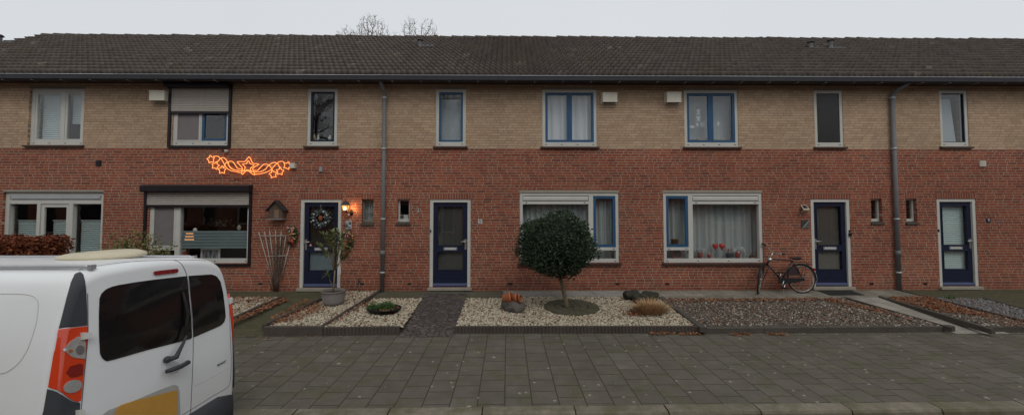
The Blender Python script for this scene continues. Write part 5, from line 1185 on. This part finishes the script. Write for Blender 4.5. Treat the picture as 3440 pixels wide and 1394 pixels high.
m.add([d, c_, f_, e_]+[v+Vector((0, .02, -.0)) for v in (d, c_, f_, e_)], [(0, 1, 2, 3), (7, 6, 5, 4), (0, 4, 5, 1), (1, 5, 6, 2), (2, 6, 7, 3), (3, 7, 4, 0)]); m.build('housing', simple('beige_plastic', (.50, .43, .32), .5), t)
cen = (a+b+c_+d)/4+Vector((0, 0, .003)); m = MB(); m.add([cen+(v-cen)*.72+Vector((0, -.002, .003)) for v in vs]+[cen+(v-cen)*.72 for v in vs], [(0, 1, 2, 3), (7, 6, 5, 4)]); m.build('solar_panel', simple('solar_panel', (.03, .03, .05), .15, 0, .6), t)
X0, X1, Z0, Z1 = rect(2692, 740, 2717, 766); t = thing('metal_plate', 'square brushed metal plate with a diagonal split beside the bicycle house door', 'wall plate', ((X0+X1)/2, WY-.02, (Z0+Z1)/2))
MB().prism([(X0, Z1), (X0, Z0), (X1, Z1)], 'y', WY-.02, WY-.002).build('upper_half', simple('dark_glass', (.10, .12, .11), .15, .5), t); MB().prism([(X0+.012, Z0), (X1, Z0), (X1, Z1-.012)], 'y', WY-.026, WY-.002).build('lower_half', simple('steel_plate', (.25, .23, .22), .35, .7), t)
MB().prism([(X0-.004, Z0), (X0+.02, Z0), (X1+.004, Z1), (X1-.02, Z1)], 'y', WY-.032, WY-.027).build('diagonal_bar', SILVER, t); c = W(2712, 756); MB().box(c.x-.018, c.x+.01, WY-.030, WY-.0265, c.z-.006, c.z+.006).build('slot', BLACK, t)

# ------------------------------------------------------------------ things on window sills
def Y8(x, y, d=.16): return W(2180+x/3.8675, 630+y/3.8675, WY+d)
GR7 = 'ornaments on the living room window sill'
def flower_pot(x0, x1, y0, y1, fx0, fx1, fy0, fy1, lab):
    a, b = Y8(x0, y1), Y8(x1, y0); c = ((a.x+b.x)/2, WY+.16, a.z); r = (b.x-a.x)/2; h = b.z-a.z
    t = thing('flower_pot', lab, 'flower pot', c, GR7); MB().lathe([(.001, 0), (r*.65, 0), (r, h), (r*.9, h), (.001, h*.9)], c, 16).build('pot', simple('red_pot', (.30, .05, .035), .5), t)
    p, q = Y8(fx0, fy1), Y8(fx1, fy0); n = 220; P = np.stack([rng.uniform(p.x, q.x, n), WY+.16+rng.normal(0, .04, n), rng.uniform(p.z-.01, q.z, n)], 1); leaves(P, .045, simple('white_petals', (.6, .62, .62), .8), 'flowers', None, 1.6, parent=t)
flower_pot(637, 700, 832, 925, 622, 725, 788, 838, 'left red pot with white flowers in the living room window'); flower_pot(1117, 1190, 832, 925, 1085, 1230, 775, 835, 'right red pot with white flowers in the living room window')
def figure(name, x0, x1, y0, y1, body, hat, lab):
    a, b = Y8(x0, y1), Y8(x1, y0); cx = (a.x+b.x)/2; h = b.z-a.z; r = (b.x-a.x)/2; t = thing(name, lab, 'figurine', (cx, WY+.16, a.z), GR7); c = (cx, WY+.16, a.z)
    MB().lathe([(.001, 0), (r*.6, 0), (r*.62, h*.12), (r*.5, h*.2), (r*.8, h*.3), (r*.6, h*.55), (r*.3, h*.62), (.001, h*.62)], c, 14).build('body', body, t); MB().ball((cx, WY+.15, a.z+h*.68), r*.36, 8).build('head', simple(name+'_face', (.55, .38, .25), .7), t)
    MB().lathe([(r*.45, h*.72), (r*.3, h*.85), (.001, h)], c, 12).build('hat', hat, t); m = MB()
    for s in (-1, 1): m.tube([(cx+s*r*.4, WY+.15, a.z+h*.52), (cx+s*r*.95, WY+.12, a.z+h*.35)], r*.16, 6)
    m.build('arms', body, t)
GN = simple('doll_red', (.28, .05, .04), .7); GD = simple('doll_dark', (.03, .035, .05), .7); GB = simple('doll_beige', (.40, .32, .24), .8)
figure('small_doll', 752, 812, 828, 925, GN, GB, 'small red doll right of the left flower pot'); figure('large_doll', 990, 1078, 790, 925, GD, GN, 'larger dark doll left of the right flower pot')
RG = simple('red_glass', (.55, .035, .02), .1, 0, .6)
for x0, x1, s in ((823, 892, 'left'), (908, 978, 'right')):
    a, b = Y8(x0, 815), Y8(x1, 730); c = ((a.x+b.x)/2, WY+.14, a.z); r = (b.x-a.x)/2; h = b.z-a.z
    t = thing('red_goblet', '%s red glass goblet hanging in the living room window' % s, 'ornament', c, GR7); MB().lathe([(.001, 0), (r*.25, .005), (r*.28, h*.22), (r*.55, h*.32), (r*.98, h*.6), (r, h*.8), (r*.85, h), (.001, h*.98)], c, 16).build('bowl', RG, t); MB().tube([(c[0], c[1], c[2]+h), (c[0], c[1], c[2]+h+.75)], .0012, 4).build('thread', CHROME, t)
a, b = Y8(287, 748), Y8(377, 670); c = ((a.x+b.x)/2, WY+.15, a.z); r = (b.x-a.x)/2; h = b.z-a.z
t = thing('orange_pot', 'orange pot behind the left blue sash of the living room window', 'pot', c); MB().lathe([(.001, 0), (r*.85, 0), (r, h*.93), (r*1.05, h*.93), (r*1.05, h), (r*.9, h), (.001, h*.9)], c, 18).build('body', simple('orange_glaze', (.36, .15, .035), .4), t); MB().lathe([(r*1.06, h*.92), (r*1.08, h), (r*1.0, h+.003)], c, 18).build('rim', DARKBOX, t)
MB().lathe([(.001, -.06), (r*.8, -.06), (r*.8, 0), (.001, 0)], c, 12).build('shelf_foot', WHITE, t)
a, b = Y8(300, 925), Y8(425, 815); cx, cz, r = (a.x+b.x)/2, (a.z+b.z)/2, (b.x-a.x)/2
t = thing('round_plate', 'round red rimmed plate standing behind the low left pane', 'plate', (cx, WY+.15, a.z)); ring = [(cx+r*.85*math.cos(k*math.pi/12), WY+.15, cz+r*.85*math.sin(k*math.pi/12)) for k in range(24)]
MB().tube(ring, r*.2, 8, True).build('rim', simple('plate_red', (.22, .06, .045), .5), t); MB().ball((cx, WY+.16, cz), r*.75, 10, 1, .15, 1).build('centre', simple('plate_dark', (.07, .07, .075), .5), t)
for x0, x1, y0, y1, col_, lab in ((1297, 1365, 858, 922, (.12, .07, .05), 'low brown lantern at the right end of the living room sill'), (1382, 1425, 775, 922, (.28, .09, .06), 'tall red candle holder at the right end of the living room sill')):
    a, b = Y8(x0, y1), Y8(x1, y0); c = ((a.x+b.x)/2, WY+.16, a.z); r = (b.x-a.x)/2; h = b.z-a.z
    t = thing('candle_holder', lab, 'candle holder', c); MB().lathe([(.001, 0), (r, 0), (r, h*.08), (r*.7, h*.12), (r*.75, h*.5), (r*.9, h*.55), (r*.3, h*.75), (r*.1, h), (.001, h)], c, 14).build('body', simple('holder', col_, .5), t); MB().lathe([(r*1.02, h*.1), (r*1.05, h*.13), (r*.9, h*.14)], c, 14).build('band', GOLD, t)
def Y4(x, y, d=.2): return W(440+x/3.48, 600+y/3.48, WY+d)
a, b = Y4(815, 948), Y4(1045, 815); t = thing('picture_frame', 'white framed black and white woodland picture in the frosted window', 'picture frame', ((a.x+b.x)/2, WY+.2, a.z)); m = MB(); frame_rect(m, a.x, b.x, a.z, b.z, .035, WY+.19, WY+.21); m.build('frame', WHITE, t)
pm = NT('picture_print'); p = pm.sep(pm.pos()); n = pm.noise(1, 3, pm.comb(pm.M('MULTIPLY', p[0], 38.), 0., pm.M('MULTIPLY', p[2], 3.))); pm.col(pm.ramp(n, [(.42, (.02, .02, .025)), (.55, (.30, .30, .32))])); MB().box(a.x+.034, b.x-.034, WY+.198, WY+.204, a.z+.034, b.z-.034).build('print', pm.m, t)
a = Y4(640, 690, .35); t = thing('table_lamp', 'glowing orange table lamp behind the frosted stripes', 'table lamp', (a.x, WY+.5, a.z-.2)); MB().lathe([(.10, -.11), (.07, .11), (.001, .11)], (a.x-.03, WY+.5, a.z), 18).build('shade', glow('shade_glow', (1, .38, .10), 1.6), t); MB().tube([(a.x-.03, WY+.5, a.z-.55), (a.x-.03, WY+.5, a.z-.1)], .015, 8).build('stand', WOOD, t)
a, b = Y4(590, 905), Y4(672, 810); cx = (a.x+b.x)/2; r = (b.x-a.x)/2; h = b.z-a.z; t = thing('santa_doll', 'white bearded red doll in the lower left corner of the frosted window', 'figurine', (cx, WY+.2, a.z)); c = (cx, WY+.2, a.z)
MB().lathe([(.001, 0), (r*.9, 0), (r*.9, h*.3), (r*.5, h*.6), (.001, h*.6)], c, 14).build('body', GN, t); MB().ball((cx, WY+.18, a.z+h*.68), r*.5, 8).build('beard', WHB, t); MB().lathe([(r*.5, h*.75), (r*.3, h*.9), (.001, h)], c, 12).build('hat', GN, t)
a = Y4(750, 605); MB().ball((a.x, a.y, a.z), .055, 10, .9, .6, 1.15).build('paper_ball', WHB, label='white egg shaped hanging ornament above the frosted stripes', cat='ornament'); a = Y4(1265, 575); MB().ball((a.x, a.y, a.z), .06, 10, .8, .5, 1.2).build('paper_ball', simple('greenish_ball', (.30, .32, .24), .7), label='dull greenish hanging ornament at the right of the frosted window', cat='ornament')
# plants silhouettes at window: silver bouquet
a = Y4(1010, 520, .5); P = np.array([(a.x+rng.normal(0, .16), WY+.6, a.z+rng.normal(0, .055)) for _ in range(260)]); leaves(P, .05, island('bouquet', [(0, (.05, .05, .04)), (.7, (.16, .15, .10)), (1, (.45, .42, .34))]), 'dried_bouquet', 'dried silvery bouquet inside the frosted window', 1.5, cat='bouquet')
# upper windows
def Y6(x, y, d=.095): return W(1720+x/2.088, 60+y/2.088, WY+d)
PAP = simple('paper', (.55, .56, .52), .8)
def cut(poly, lab, grp='paper cutouts in the upper window', mat=PAP, name='paper_cutout'):
    m = MB(); pts = [Y6(*p) for p in poly]; m.prism([(p.x, p.z) for p in pts], 'y', WY+.093, WY+.095); m.build(name, mat, label=lab, cat='paper cutout', group=grp)
cut([(1293, 645), (1300, 643), (1320, 643), (1322, 646), (1315, 658), (1313, 665), (1322, 682), (1292, 682), (1301, 665), (1298, 658)], 'hourglass shaped paper figure highest in the left pane'); cut([(1290, 692), (1324, 692), (1322, 702), (1315, 705), (1316, 714), (1324, 724), (1292, 724), (1299, 714), (1299, 705), (1291, 702)], 'second paper figure directly under the hourglass one')
cut([(1299, 730), (1308, 752), (1303, 762), (1292, 757)], 'small triangular paper tree in the left pane'); cut([(1282*.0+1264+18*math.cos(k*math.pi/8), 766+9*math.sin(k*math.pi/8)) for k in range(16)], 'white oval paper in the left pane'); cut([(1317, 735), (1362, 728), (1358, 762), (1320, 767)], 'grey tilted paper square in the left pane', mat=simple('grey_paper', (.28, .31, .33), .8))
cut([(1364, 738), (1370, 738), (1370, 775), (1364, 775)], 'narrow paper strip at the right of the left pane'); cut([(1437, 732), (1454, 728), (1456, 745), (1452, 758), (1438, 758), (1440, 747)], 'small white paper in the right pane')
for x0, x1, y0, lab in ((1310, 1368, 848, 'light wooden box on the sill of the left upper pane'), (1418, 1456, 853, 'left small box on the sill of the right upper pane'), (1461, 1500, 850, 'right small box on the sill of the right upper pane')):
    a, b = Y6(x0, 870, .14), Y6(x1, y0, .14); m = MB(); m.box(a.x, b.x, WY+.14, WY+.22, a.z-.02, b.z); m.box(a.x-.004, b.x+.004, WY+.136, WY+.224, b.z-.012, b.z+.006); m.build('small_box', simple('box_wood', (.36, .27, .18), .7), label=lab, cat='box')
def Y2(x, y, d=.15): return W(860+x/2.088, 60+y/2.088, WY+d)
for x0, x1, y0, cl_, lab in ((398, 420, 815, (.32, .30, .08), 'yellow bottle on the narrow upper window sill'), (428, 446, 822, (.5, .52, .5), 'left white bottle on the narrow upper window sill'), (505, 532, 825, (.4, .45, .42), 'right pale bottle on the narrow upper window sill')):
    a, b = Y2(x0, 868), Y2(x1, y0); r = (b.x-a.x)/2; h = b.z-a.z; MB().lathe([(.001, 0), (r, 0), (r, h*.62), (r*.45, h*.78), (r*.45, h), (.001, h)], ((a.x+b.x)/2, WY+.15, a.z), 14).build('bottle', simple('bottle', cl_, .3), label=lab, cat='bottle')
a, b = W(1338, 738, WY+.2), W(1350, 712, WY+.2); P = np.array([((a.x+b.x)/2+rng.normal(0, .03), WY+.2, rng.uniform(a.z, b.z)) for _ in range(60)]); leaves(P, .035, simple('amber_leaf', (.30, .14, .03), .7), 'dried_flowers', 'amber dried flowers in the small window left of the middle door', 1.5, cat='dried flowers')
a, b = W(1355, 738, WY+.17), W(1371, 722, WY+.17); m = MB(); m.add([(a.x, WY+.17, a.z), (b.x, WY+.19, a.z), (b.x, WY+.19, b.z), (a.x+.01, WY+.17, b.z), (a.x, WY+.173, a.z), (b.x, WY+.193, a.z), (b.x, WY+.193, b.z), (a.x+.01, WY+.173, b.z)], [(0, 1, 2, 3), (7, 6, 5, 4), (0, 4, 5, 1), (2, 6, 7, 3)]); m.build('greeting_card', PAP, label='white card leaning in the small window left of the middle door', cat='card')
c = W(1044, 822, WY+.05); m = MB(); m.prism([(c.x-.04, c.z-.035), (c.x+.04, c.z-.035), (c.x, c.z+.045)], 'y', WY+.045, WY+.052); o = m.build('door_sticker', REDB, label='red bordered white triangle sticker on the wreath door', cat='sticker'); MB().prism([(c.x-.024, c.z-.024), (c.x+.024, c.z-.024), (c.x, c.z+.025)], 'y', WY+.042, WY+.0445).build('sticker_field', WHB, o)

# ------------------------------------------------------------------ the van
VROOT = (-4.6, 3.2, -.12)
van = thing('parked_van', 'white delivery van with dark rear windows parked at the left kerb', 'van', VROOT)
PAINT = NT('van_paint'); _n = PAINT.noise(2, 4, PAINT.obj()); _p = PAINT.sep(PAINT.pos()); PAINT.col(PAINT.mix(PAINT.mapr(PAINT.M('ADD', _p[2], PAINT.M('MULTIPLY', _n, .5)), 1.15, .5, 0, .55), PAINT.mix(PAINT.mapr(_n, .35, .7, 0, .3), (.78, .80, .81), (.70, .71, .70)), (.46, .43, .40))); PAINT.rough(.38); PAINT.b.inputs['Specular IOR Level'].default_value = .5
PAINT.b.inputs['Coat Weight'].default_value = .35; PAINT.b.inputs['Coat Roughness'].default_value = .08; PAINT = PAINT.m
PLA = simple('dark_bumper', (.045, .048, .055), .6, var=.1); VG = simple('tinted_glass', (.008, .008, .009), .03, 0, .6, var=.02)
sec = [(2.52, .12), (2.46, .5), (2.44, .85), (2.46, 1.1), (2.50, 1.35), (2.56, 1.56), (2.60, 1.665), (2.645, 1.728), (2.74, 1.768), (2.9, 1.782), (3.1, 1.786), (3.3, 1.776), (3.5, 1.755), (3.66, 1.722), (3.76, 1.672), (3.82, 1.60), (3.88, 1.42), (3.94, 1.12), (3.975, .8), (3.98, .45), (3.95, .12)]
sec = smooth([(a, b) for a, b in sec], False, 4); NS = len(sec); cy, cz = 3.2, .9
def xr(y, z):
    t_ = min(max((y-2.5)/1.45, 0), 1); return -2.70-.10*min(max((z-.8)/1., 0), 1.1)*(1-.85*t_)+.06*t_*t_-.012*((y-3.2)/.78)**2
def build_body():
    m = MB(); rings = []
    stations = [(-6.9, .34, .86), (-6.75, .46, .93), (-6.0, .58, .98), (-5.75, .64, 1), (-5.2, .93, 1), (-4.9, 1, 1), (-4.2, 1, 1), (-3.5, 1, 1), (-3.1, 1, 1)]
    for X, kz, kyy in stations: rings.append([(X, cy+(y-cy)*kyy, .12+(z-.12)*kz) for y, z in sec])
    for k in range(1, 7):
        a = k/6*math.pi/2; ins = .075*(1-math.cos(a)); off = .09*(1-math.sin(a)); q = []
        for y, z in sec:
            d = Vector((cy-y, cz-z)); L_ = d.length; d = d/L_*ins if L_ > 0 else d; q.append((xr(y, z)-off, y+d.x, z+d.y))
        rings.append(q)
    last = rings[-1]
    for f in (.85, .65, .45, .25, .1):
        q = []
        for (x, y, z) in last: yy_, zz_ = cy+(y-cy)*f, cz+(z-cz)*f; q.append((xr(yy_, zz_)+.012*(1-f), yy_, zz_))
        rings.append(q)
    V = [p for r_ in rings for p in r_]; F = []
    for i in range(len(rings)-1):
        for j in range(NS): F.append((i*NS+j, i*NS+(j+1) % NS, (i+1)*NS+(j+1) % NS, (i+1)*NS+j))
    F.append(tuple(range(NS))); F.append(tuple((len(rings)-1)*NS+j for j in range(NS-1, -1, -1)))
    m.add(V, F, True); return m
bm_ = build_body(); body = bm_.build('body', PAINT, van)
bvh = BVHTree.FromPolygons([Vector(v) for v in bm_.v], [f for f in bm_.f])
def hit(px, py):
    d = ray(px, py).normalized(); h = bvh.ray_cast(C0, d)
    if h[0] is None: return None
    n = h[1]; n = n if n.dot(d) < 0 else -n; return h[0], n
def patch(name, poly, mat, off=.004, nx=24, step=5., parent=None, label=None, th=.004):
    """a panel laid on the body: outline measured, surface taken from the body itself"""
    ys = [p[1] for p in poly]; y0, y1 = min(ys)+.01, max(ys)-.01; n = max(3, int((y1-y0)/step)); rows = []
    for i in range(n+1):
        y = y0+(y1-y0)*i/n; xs = []
        for k in range(len(poly)):
            (ax, ay), (bx_, by_) = poly[k], poly[(k+1) % len(poly)]
            if (ay > y) != (by_ > y): xs.append(ax+(bx_-ax)*(y-ay)/(by_-ay))
        if len(xs) < 2: continue
        a, b = min(xs), max(xs); row = []
        for j in range(nx+1):
            h = hit(a+(b-a)*j/nx, y)
            if h is None: row = None; break
            row.append((h[0]+h[1]*off, h[0]+h[1]*(off-th)))
        if row: rows.append(row)
    m = MB(); R_ = len(rows)
    V = [p[0] for r_ in rows for p in r_]; q = nx+1
    F = [(i*q+j, i*q+j+1, (i+1)*q+j+1, (i+1)*q+j) for i in range(R_-1) for j in range(nx)]; m.add(V, F, True)
    bnd = [(0, j) for j in range(q)]+[(i, nx) for i in range(1, R_)]+[(R_-1, j) for j in range(nx-1, -1, -1)]+[(i, 0) for i in range(R_-2, 0, -1)]
    V = [rows[i][j][0] for i, j in bnd]+[rows[i][j][1] for i, j in bnd]; N_ = len(bnd); m.add(V, [(k, (k+1) % N_, (k+1) % N_+N_, k+N_) for k in range(N_)])
    o = m.build(name, mat, parent or van, label=label); return o
def Zm(pts): return [(x/1.8186, 820+y/1.8186) for x, y in pts]
def rnd(pts, n=3): return smooth(pts, True, n)
o = patch('rear_window', Zm([(607, 330), (620, 300), (650, 272), (700, 253), (850, 228), (1000, 209), (1138, 194), (1148, 260), (1160, 380), (1168, 480), (1172, 575), (1050, 607), (900, 645), (750, 688), (680, 708), (650, 714), (625, 700), (610, 668), (604, 560), (603, 430)]), VG, .004, label='wide tinted rear window of the left door')
patch('rear_window', Zm([(1150, 191), (1220, 186), (1290, 184), (1322, 195), (1345, 228), (1360, 290), (1372, 380), (1377, 440), (1370, 472), (1348, 496), (1280, 526), (1182, 568), (1178, 470), (1170, 370), (1160, 270)]), VG, .004, label='narrow tinted rear window of the right door')
patch('corner_cap', Zm([(455, 190), (470, 174), (490, 172), (508, 184), (518, 230), (524, 300), (529, 400), (530, 498), (440, 505), (360, 514), (385, 420), (410, 320), (432, 240)]), PLA, .005, label='dark corner cap above the rear light')
RED = NT('tail_lens'); wv = RED.sep(RED.pos()); st_ = RED.M('SINE', RED.M('MULTIPLY', wv[2], 700.)); RED.col(RED.mix(RED.mapr(st_, -1, 1, 0, .25), (.68, .055, .012), (.45, .03, .01))); RED.rough(.12); RED.b.inputs['Specular IOR Level'].default_value = .6; RED.b.inputs['Coat Weight'].default_value = .5; RED = RED.m
tl = patch('tail_light', Zm([(360, 518), (440, 509), (529, 501), (527, 560), (520, 640), (512, 720), (500, 830), (488, 955), (470, 962), (445, 956), (410, 935), (370, 902), (340, 885), (296, 872), (305, 820), (325, 700), (345, 590)]), RED, .009)
LC = simple('clear_lens', (.55, .55, .53), .08, .5, .7, var=.25, scale=5)
patch('reversing_lens', Zm([(378, 645), (420, 595), (470, 562), (500, 575), (514, 600), (512, 700), (470, 698), (430, 688)]), LC, .013, 10, 3, tl); patch('fog_lens', Zm([(435+56*math.cos(a), 868+40*math.sin(a)-12*math.cos(a)) for a in np.linspace(0, 6.28, 24)[:-1]]), LC, .013, 10, 3, tl)
patch('bulb_disc', Zm([(478+26*math.cos(a), 645+30*math.sin(a)) for a in np.linspace(0, 6.28, 16)[:-1]]), simple('lens_bulb', (.30, .29, .30), .1, .6), .0165, 8, 3, tl); patch('bulb_spot', Zm([(420+13*math.cos(a), 652+11*math.sin(a)) for a in np.linspace(0, 6.28, 12)[:-1]]), simple('orange_spot', (.35, .12, .03), .2), .0165, 5, 2, tl)
patch('indicator', Zm([(395, 785), (420, 745), (480, 728), (500, 735), (497, 800), (450, 812), (425, 815)]), simple('dark_red_lens', (.22, .02, .015), .2), .011, 8, 3, tl)
patch('bumper_corner', Zm([(290, 882), (340, 895), (400, 937), (440, 960), (486, 968), (482, 1044), (262, 1044)]), PLA, .006)
patch('brake_light', Zm([(934, 170), (940, 165), (1075, 150), (1082, 156), (1082, 168), (1074, 175), (945, 190), (934, 184)]), simple('brake_lens', (.22, .018, .02), .25), .012, 20, 2.)
DKL = simple('gap_dark', (.12, .12, .115), .8)
def seam(pts, wd=1.6, mat=DKL, off=.0022, name='door_seam'):
    for_p = []; pts = [(x/1.8186, 820+y/1.8186) for x, y in pts]; q = smooth(pts, False, 6); m = MB(); P3 = []
    for x, y in q:
        h = hit(x, y)
        if h: P3.append(h[0]+h[1]*off*.2)
    if len(P3) > 1: return m.tube(P3, wd*.0011, 5).build(name, mat, van)
seam([(1062, 98), (1095, 110), (1120, 140), (1140, 190), (1160, 300), (1172, 450), (1180, 575), (1176, 760), (1166, 980), (1163, 1040)], 2.4)
seam([(480, 158), (600, 132), (750, 112), (900, 102), (1060, 97), (1200, 98), (1300, 104)], 2.2); seam([(535, 300), (537, 420), (536, 560), (524, 700), (510, 850), (494, 1030)], 2.2); seam([(1300, 104), (1345, 150), (1385, 260), (1400, 400), (1406, 560), (1412, 700), (1408, 820), (1390, 870), (1300, 925), (1180, 1000), (1110, 1042)], 2.2)
seam([(0, 303), (100, 303), (180, 310), (220, 330), (235, 370), (225, 470), (200, 560), (165, 650), (110, 730), (40, 780), (0, 788)], 2.4, simple('crease', (.50, .50, .48), .5), name='side_crease')
seam([(1185, 865), (1300, 805), (1400, 745)], 1.5, simple('crease2', (.50, .50, .48), .5), name='door_crease')
pl = patch('number_plate', Zm([(720, 985), (800, 958), (960, 918), (1074, 888), (1076, 960), (1072, 1040), (690, 1040)]), simple('plate_yellow', (.56, .30, .06), .5), .012, 12, 4, label='yellow number plate, blurred'); patch('plate_recess', Zm([(625, 1040), (660, 1012), (800, 960), (980, 885), (1060, 856), (1085, 862), (1096, 900), (1100, 1040)]), simple('plate_recess', (.40, .40, .38), .6), .003, 14, 4)
def on(x, y, off): h = hit(x/1.8186, 820+y/1.8186); return h[0]+h[1]*off
m = MB(); m.tube([on(990, 778, .03), on(1020, 765, .05), on(1070, 745, .055), on(1120, 722, .04), on(1130, 718, .02)], [.014, .018, .018, .019, .014], 10); m.build('door_handle', PLA, van)
patch('handle_recess', Zm([(1055+45*math.cos(a), 750+42*math.sin(a)) for a in np.linspace(0, 6.28, 20)[:-1]]), simple('recess_paint', (.56, .57, .56), .4), .0025, 8, 4)
m = MB(); m.tube([on(1008, 704, .03), on(1040, 690, .05), on(1060, 650, .05), on(1090, 600, .045), on(1110, 560, .04)], [.022, .02, .015, .011, .009], 8); m.ball(tuple(on(1008, 704, .02)), .026, 8); w_ = m.build('wiper', PLA, van)
MB().tube([on(1100, 590, .035), on(1124, 470, .025), on(1128, 420, .03), on(1120, 360, .02), on(1108, 292, .015)], [.006, .012, .014, .012, .005], 6).build('blade', RUB, w_)
for (x, y, w2, h2) in ((515, 562, 30, 22), (476, 1030, 20, 18)):
    patch('hinge', Zm([(x-w2, y-h2), (x+w2*.9, y-h2), (x+w2, y+h2*.6), (x-w2, y+h2)]), simple('hinge_white', (.62, .62, .58), .4), .03, 4, 4, th=.03)
for py in (1010, 1178): p = W(768, py, 3.98); m = MB(); m.box(p.x-.05, p.x+.025, 3.96, 4.0, p.z-.028, p.z+.028); m.build('hinge', PAINT, van)
pa, pb_ = W(775, 1020, 3.97).z, W(780, 1150, 3.97).z
m = MB(); fw = lambda px, py, dx=0: W(px, py, 3.985)+Vector((dx, 0, 0)); m.tube([fw(768, 985), fw(771, 1020), fw(774, 1080), fw(775, 1150)], [.006, .022, .026, .022], 10); m.build('tail_light', RED, van, label='far tail light seen edge on'); m = MB(); m.tube([fw(775, 1150), fw(776, 1200), fw(776, 1260), fw(774, 1300)], [.022, .026, .03, .03], 10); m.build('corner_cap', PLA, van)
prof = [(0, .16), (.0, .30), (-.01, .40), (-.05, .455), (-.15, .47), (-.2, .47), (-.2, .16)]
path = [(-3.3, 4.04, 1), (-2.92, 4.05, 1), (-2.74, 4.03, 1), (-2.65, 3.95, 1), (-2.60, 3.7, 1), (-2.575, 3.2, 1), (-2.60, 2.7, 1), (-2.65, 2.47, 1), (-2.77, 2.40, 1), (-3.1, 2.39, 1)]
m = MB(); n = len(prof); vs = []
for i, (x, y, _) in enumerate(path):
    a, b = path[max(i-1, 0)], path[min(i+1, len(path)-1)]; tx, tyv = b[0]-a[0], b[1]-a[1]; L_ = math.hypot(tx, tyv); nx_, ny_ = -tyv/L_, tx/L_
    for d, z in prof: vs.append((x+nx_*d, y+ny_*d, z))
m.add(vs, [(i*n+j, i*n+(j+1) % n, (i+1)*n+(j+1) % n, (i+1)*n+j) for i in range(len(path)-1) for j in range(n)]+[tuple(range(n)), tuple((len(path)-1)*n+j for j in range(n))], True); m.build('rear_bumper', PLA, van)
# badge lettering
hb1 = hit(744, 1219); BADGE = simple('badge_dark', (.05, .05, .055), .4)
h1, h2 = hit(731, 1224)[0], hit(757, 1214)[0]; cb = (h1+h2)/2; ang = math.atan2(h2.y-h1.y, h2.x-h1.x)
text_mesh('RENAULT', (cb.x+.004, cb.y, cb.z), (h2-h1).length/4.3*1.15, BADGE, van, 'badge', (R(90), 0, ang), .001)
# roof rails, roof vent lid
def rail(y, z, xa, xb, name='roof_rail'):
    m = MB(); m.tube([(xa, y, z), (xb-.05, y, z), (xb, y, z-.012)], [.016, .016, .012], 8)
    m.box(xb-.02, xb+.006, y-.018, y+.018, z-.02, z+.012); return m.build(name, simple('rail_alu', (.50, .51, .52), .35, .5), van)
rail(2.76, 1.792, -5.3, W(312, 892, 2.76).x); rail(3.64, 1.742, -5.3, W(655, 868, 3.64).x)
m = MB(); ly = 3.35; lx0, lx1 = W(232, 850, ly).x, W(464, 850, ly).x; z0, z1 = W(345, 866, ly).z, W(345, 842, ly).z; n = 28; vs = []
for (f, zf) in ((.001, 1.0), (.5, .98), (.82, .88), (.97, .6), (1, .35), (.96, .12), (.8, .0), (.001, 0)):
    for k in range(n):
        a = 2*math.pi*k/n; vs.append(((lx0+lx1)/2+(lx1-lx0)/2*f*math.cos(a), ly+.26*f*math.sin(a), z0+(z1-z0)*zf*(1-.25*max(0, -math.cos(a))*f)))
m.add(vs, [(i*n+j, i*n+(j+1) % n, (i+1)*n+(j+1) % n, (i+1)*n+j) for i in range(7) for j in range(n)], True); lid = m.build('roof_vent_lid', simple('cream_fibreglass', (.56, .50, .36), .55, var=.15), van)
MB().lathe([(.17, -.05), (.16, .015)], ((lx0+lx1)/2-.04, ly, z0), 20).build('vent_collar', DARKBOX, lid)
for x in (-3.55, -5.95):
    for y in (2.56, 3.83):
        o = MB().lathe([(.001, -.1), (.17, -.1), (.19, -.09), (.30, -.1), (.325, -.07), (.325, .07), (.30, .1), (.001, .1)], (0, 0, 0), 28); o.v = [(x+a, y+c*1.0, .205+b) for a, b, c in [(v[0], v[1], v[2]) for v in o.v]]; wl = o.build('wheel', RUB, van)
        o = MB().lathe([(.001, -.108), (.18, -.108), (.18, .108), (.001, .108)], (0, 0, 0), 20); o.v = [(x+a, y+c, .205+b) for a, b, c in o.v]; o.build('rim', SILVER, wl)
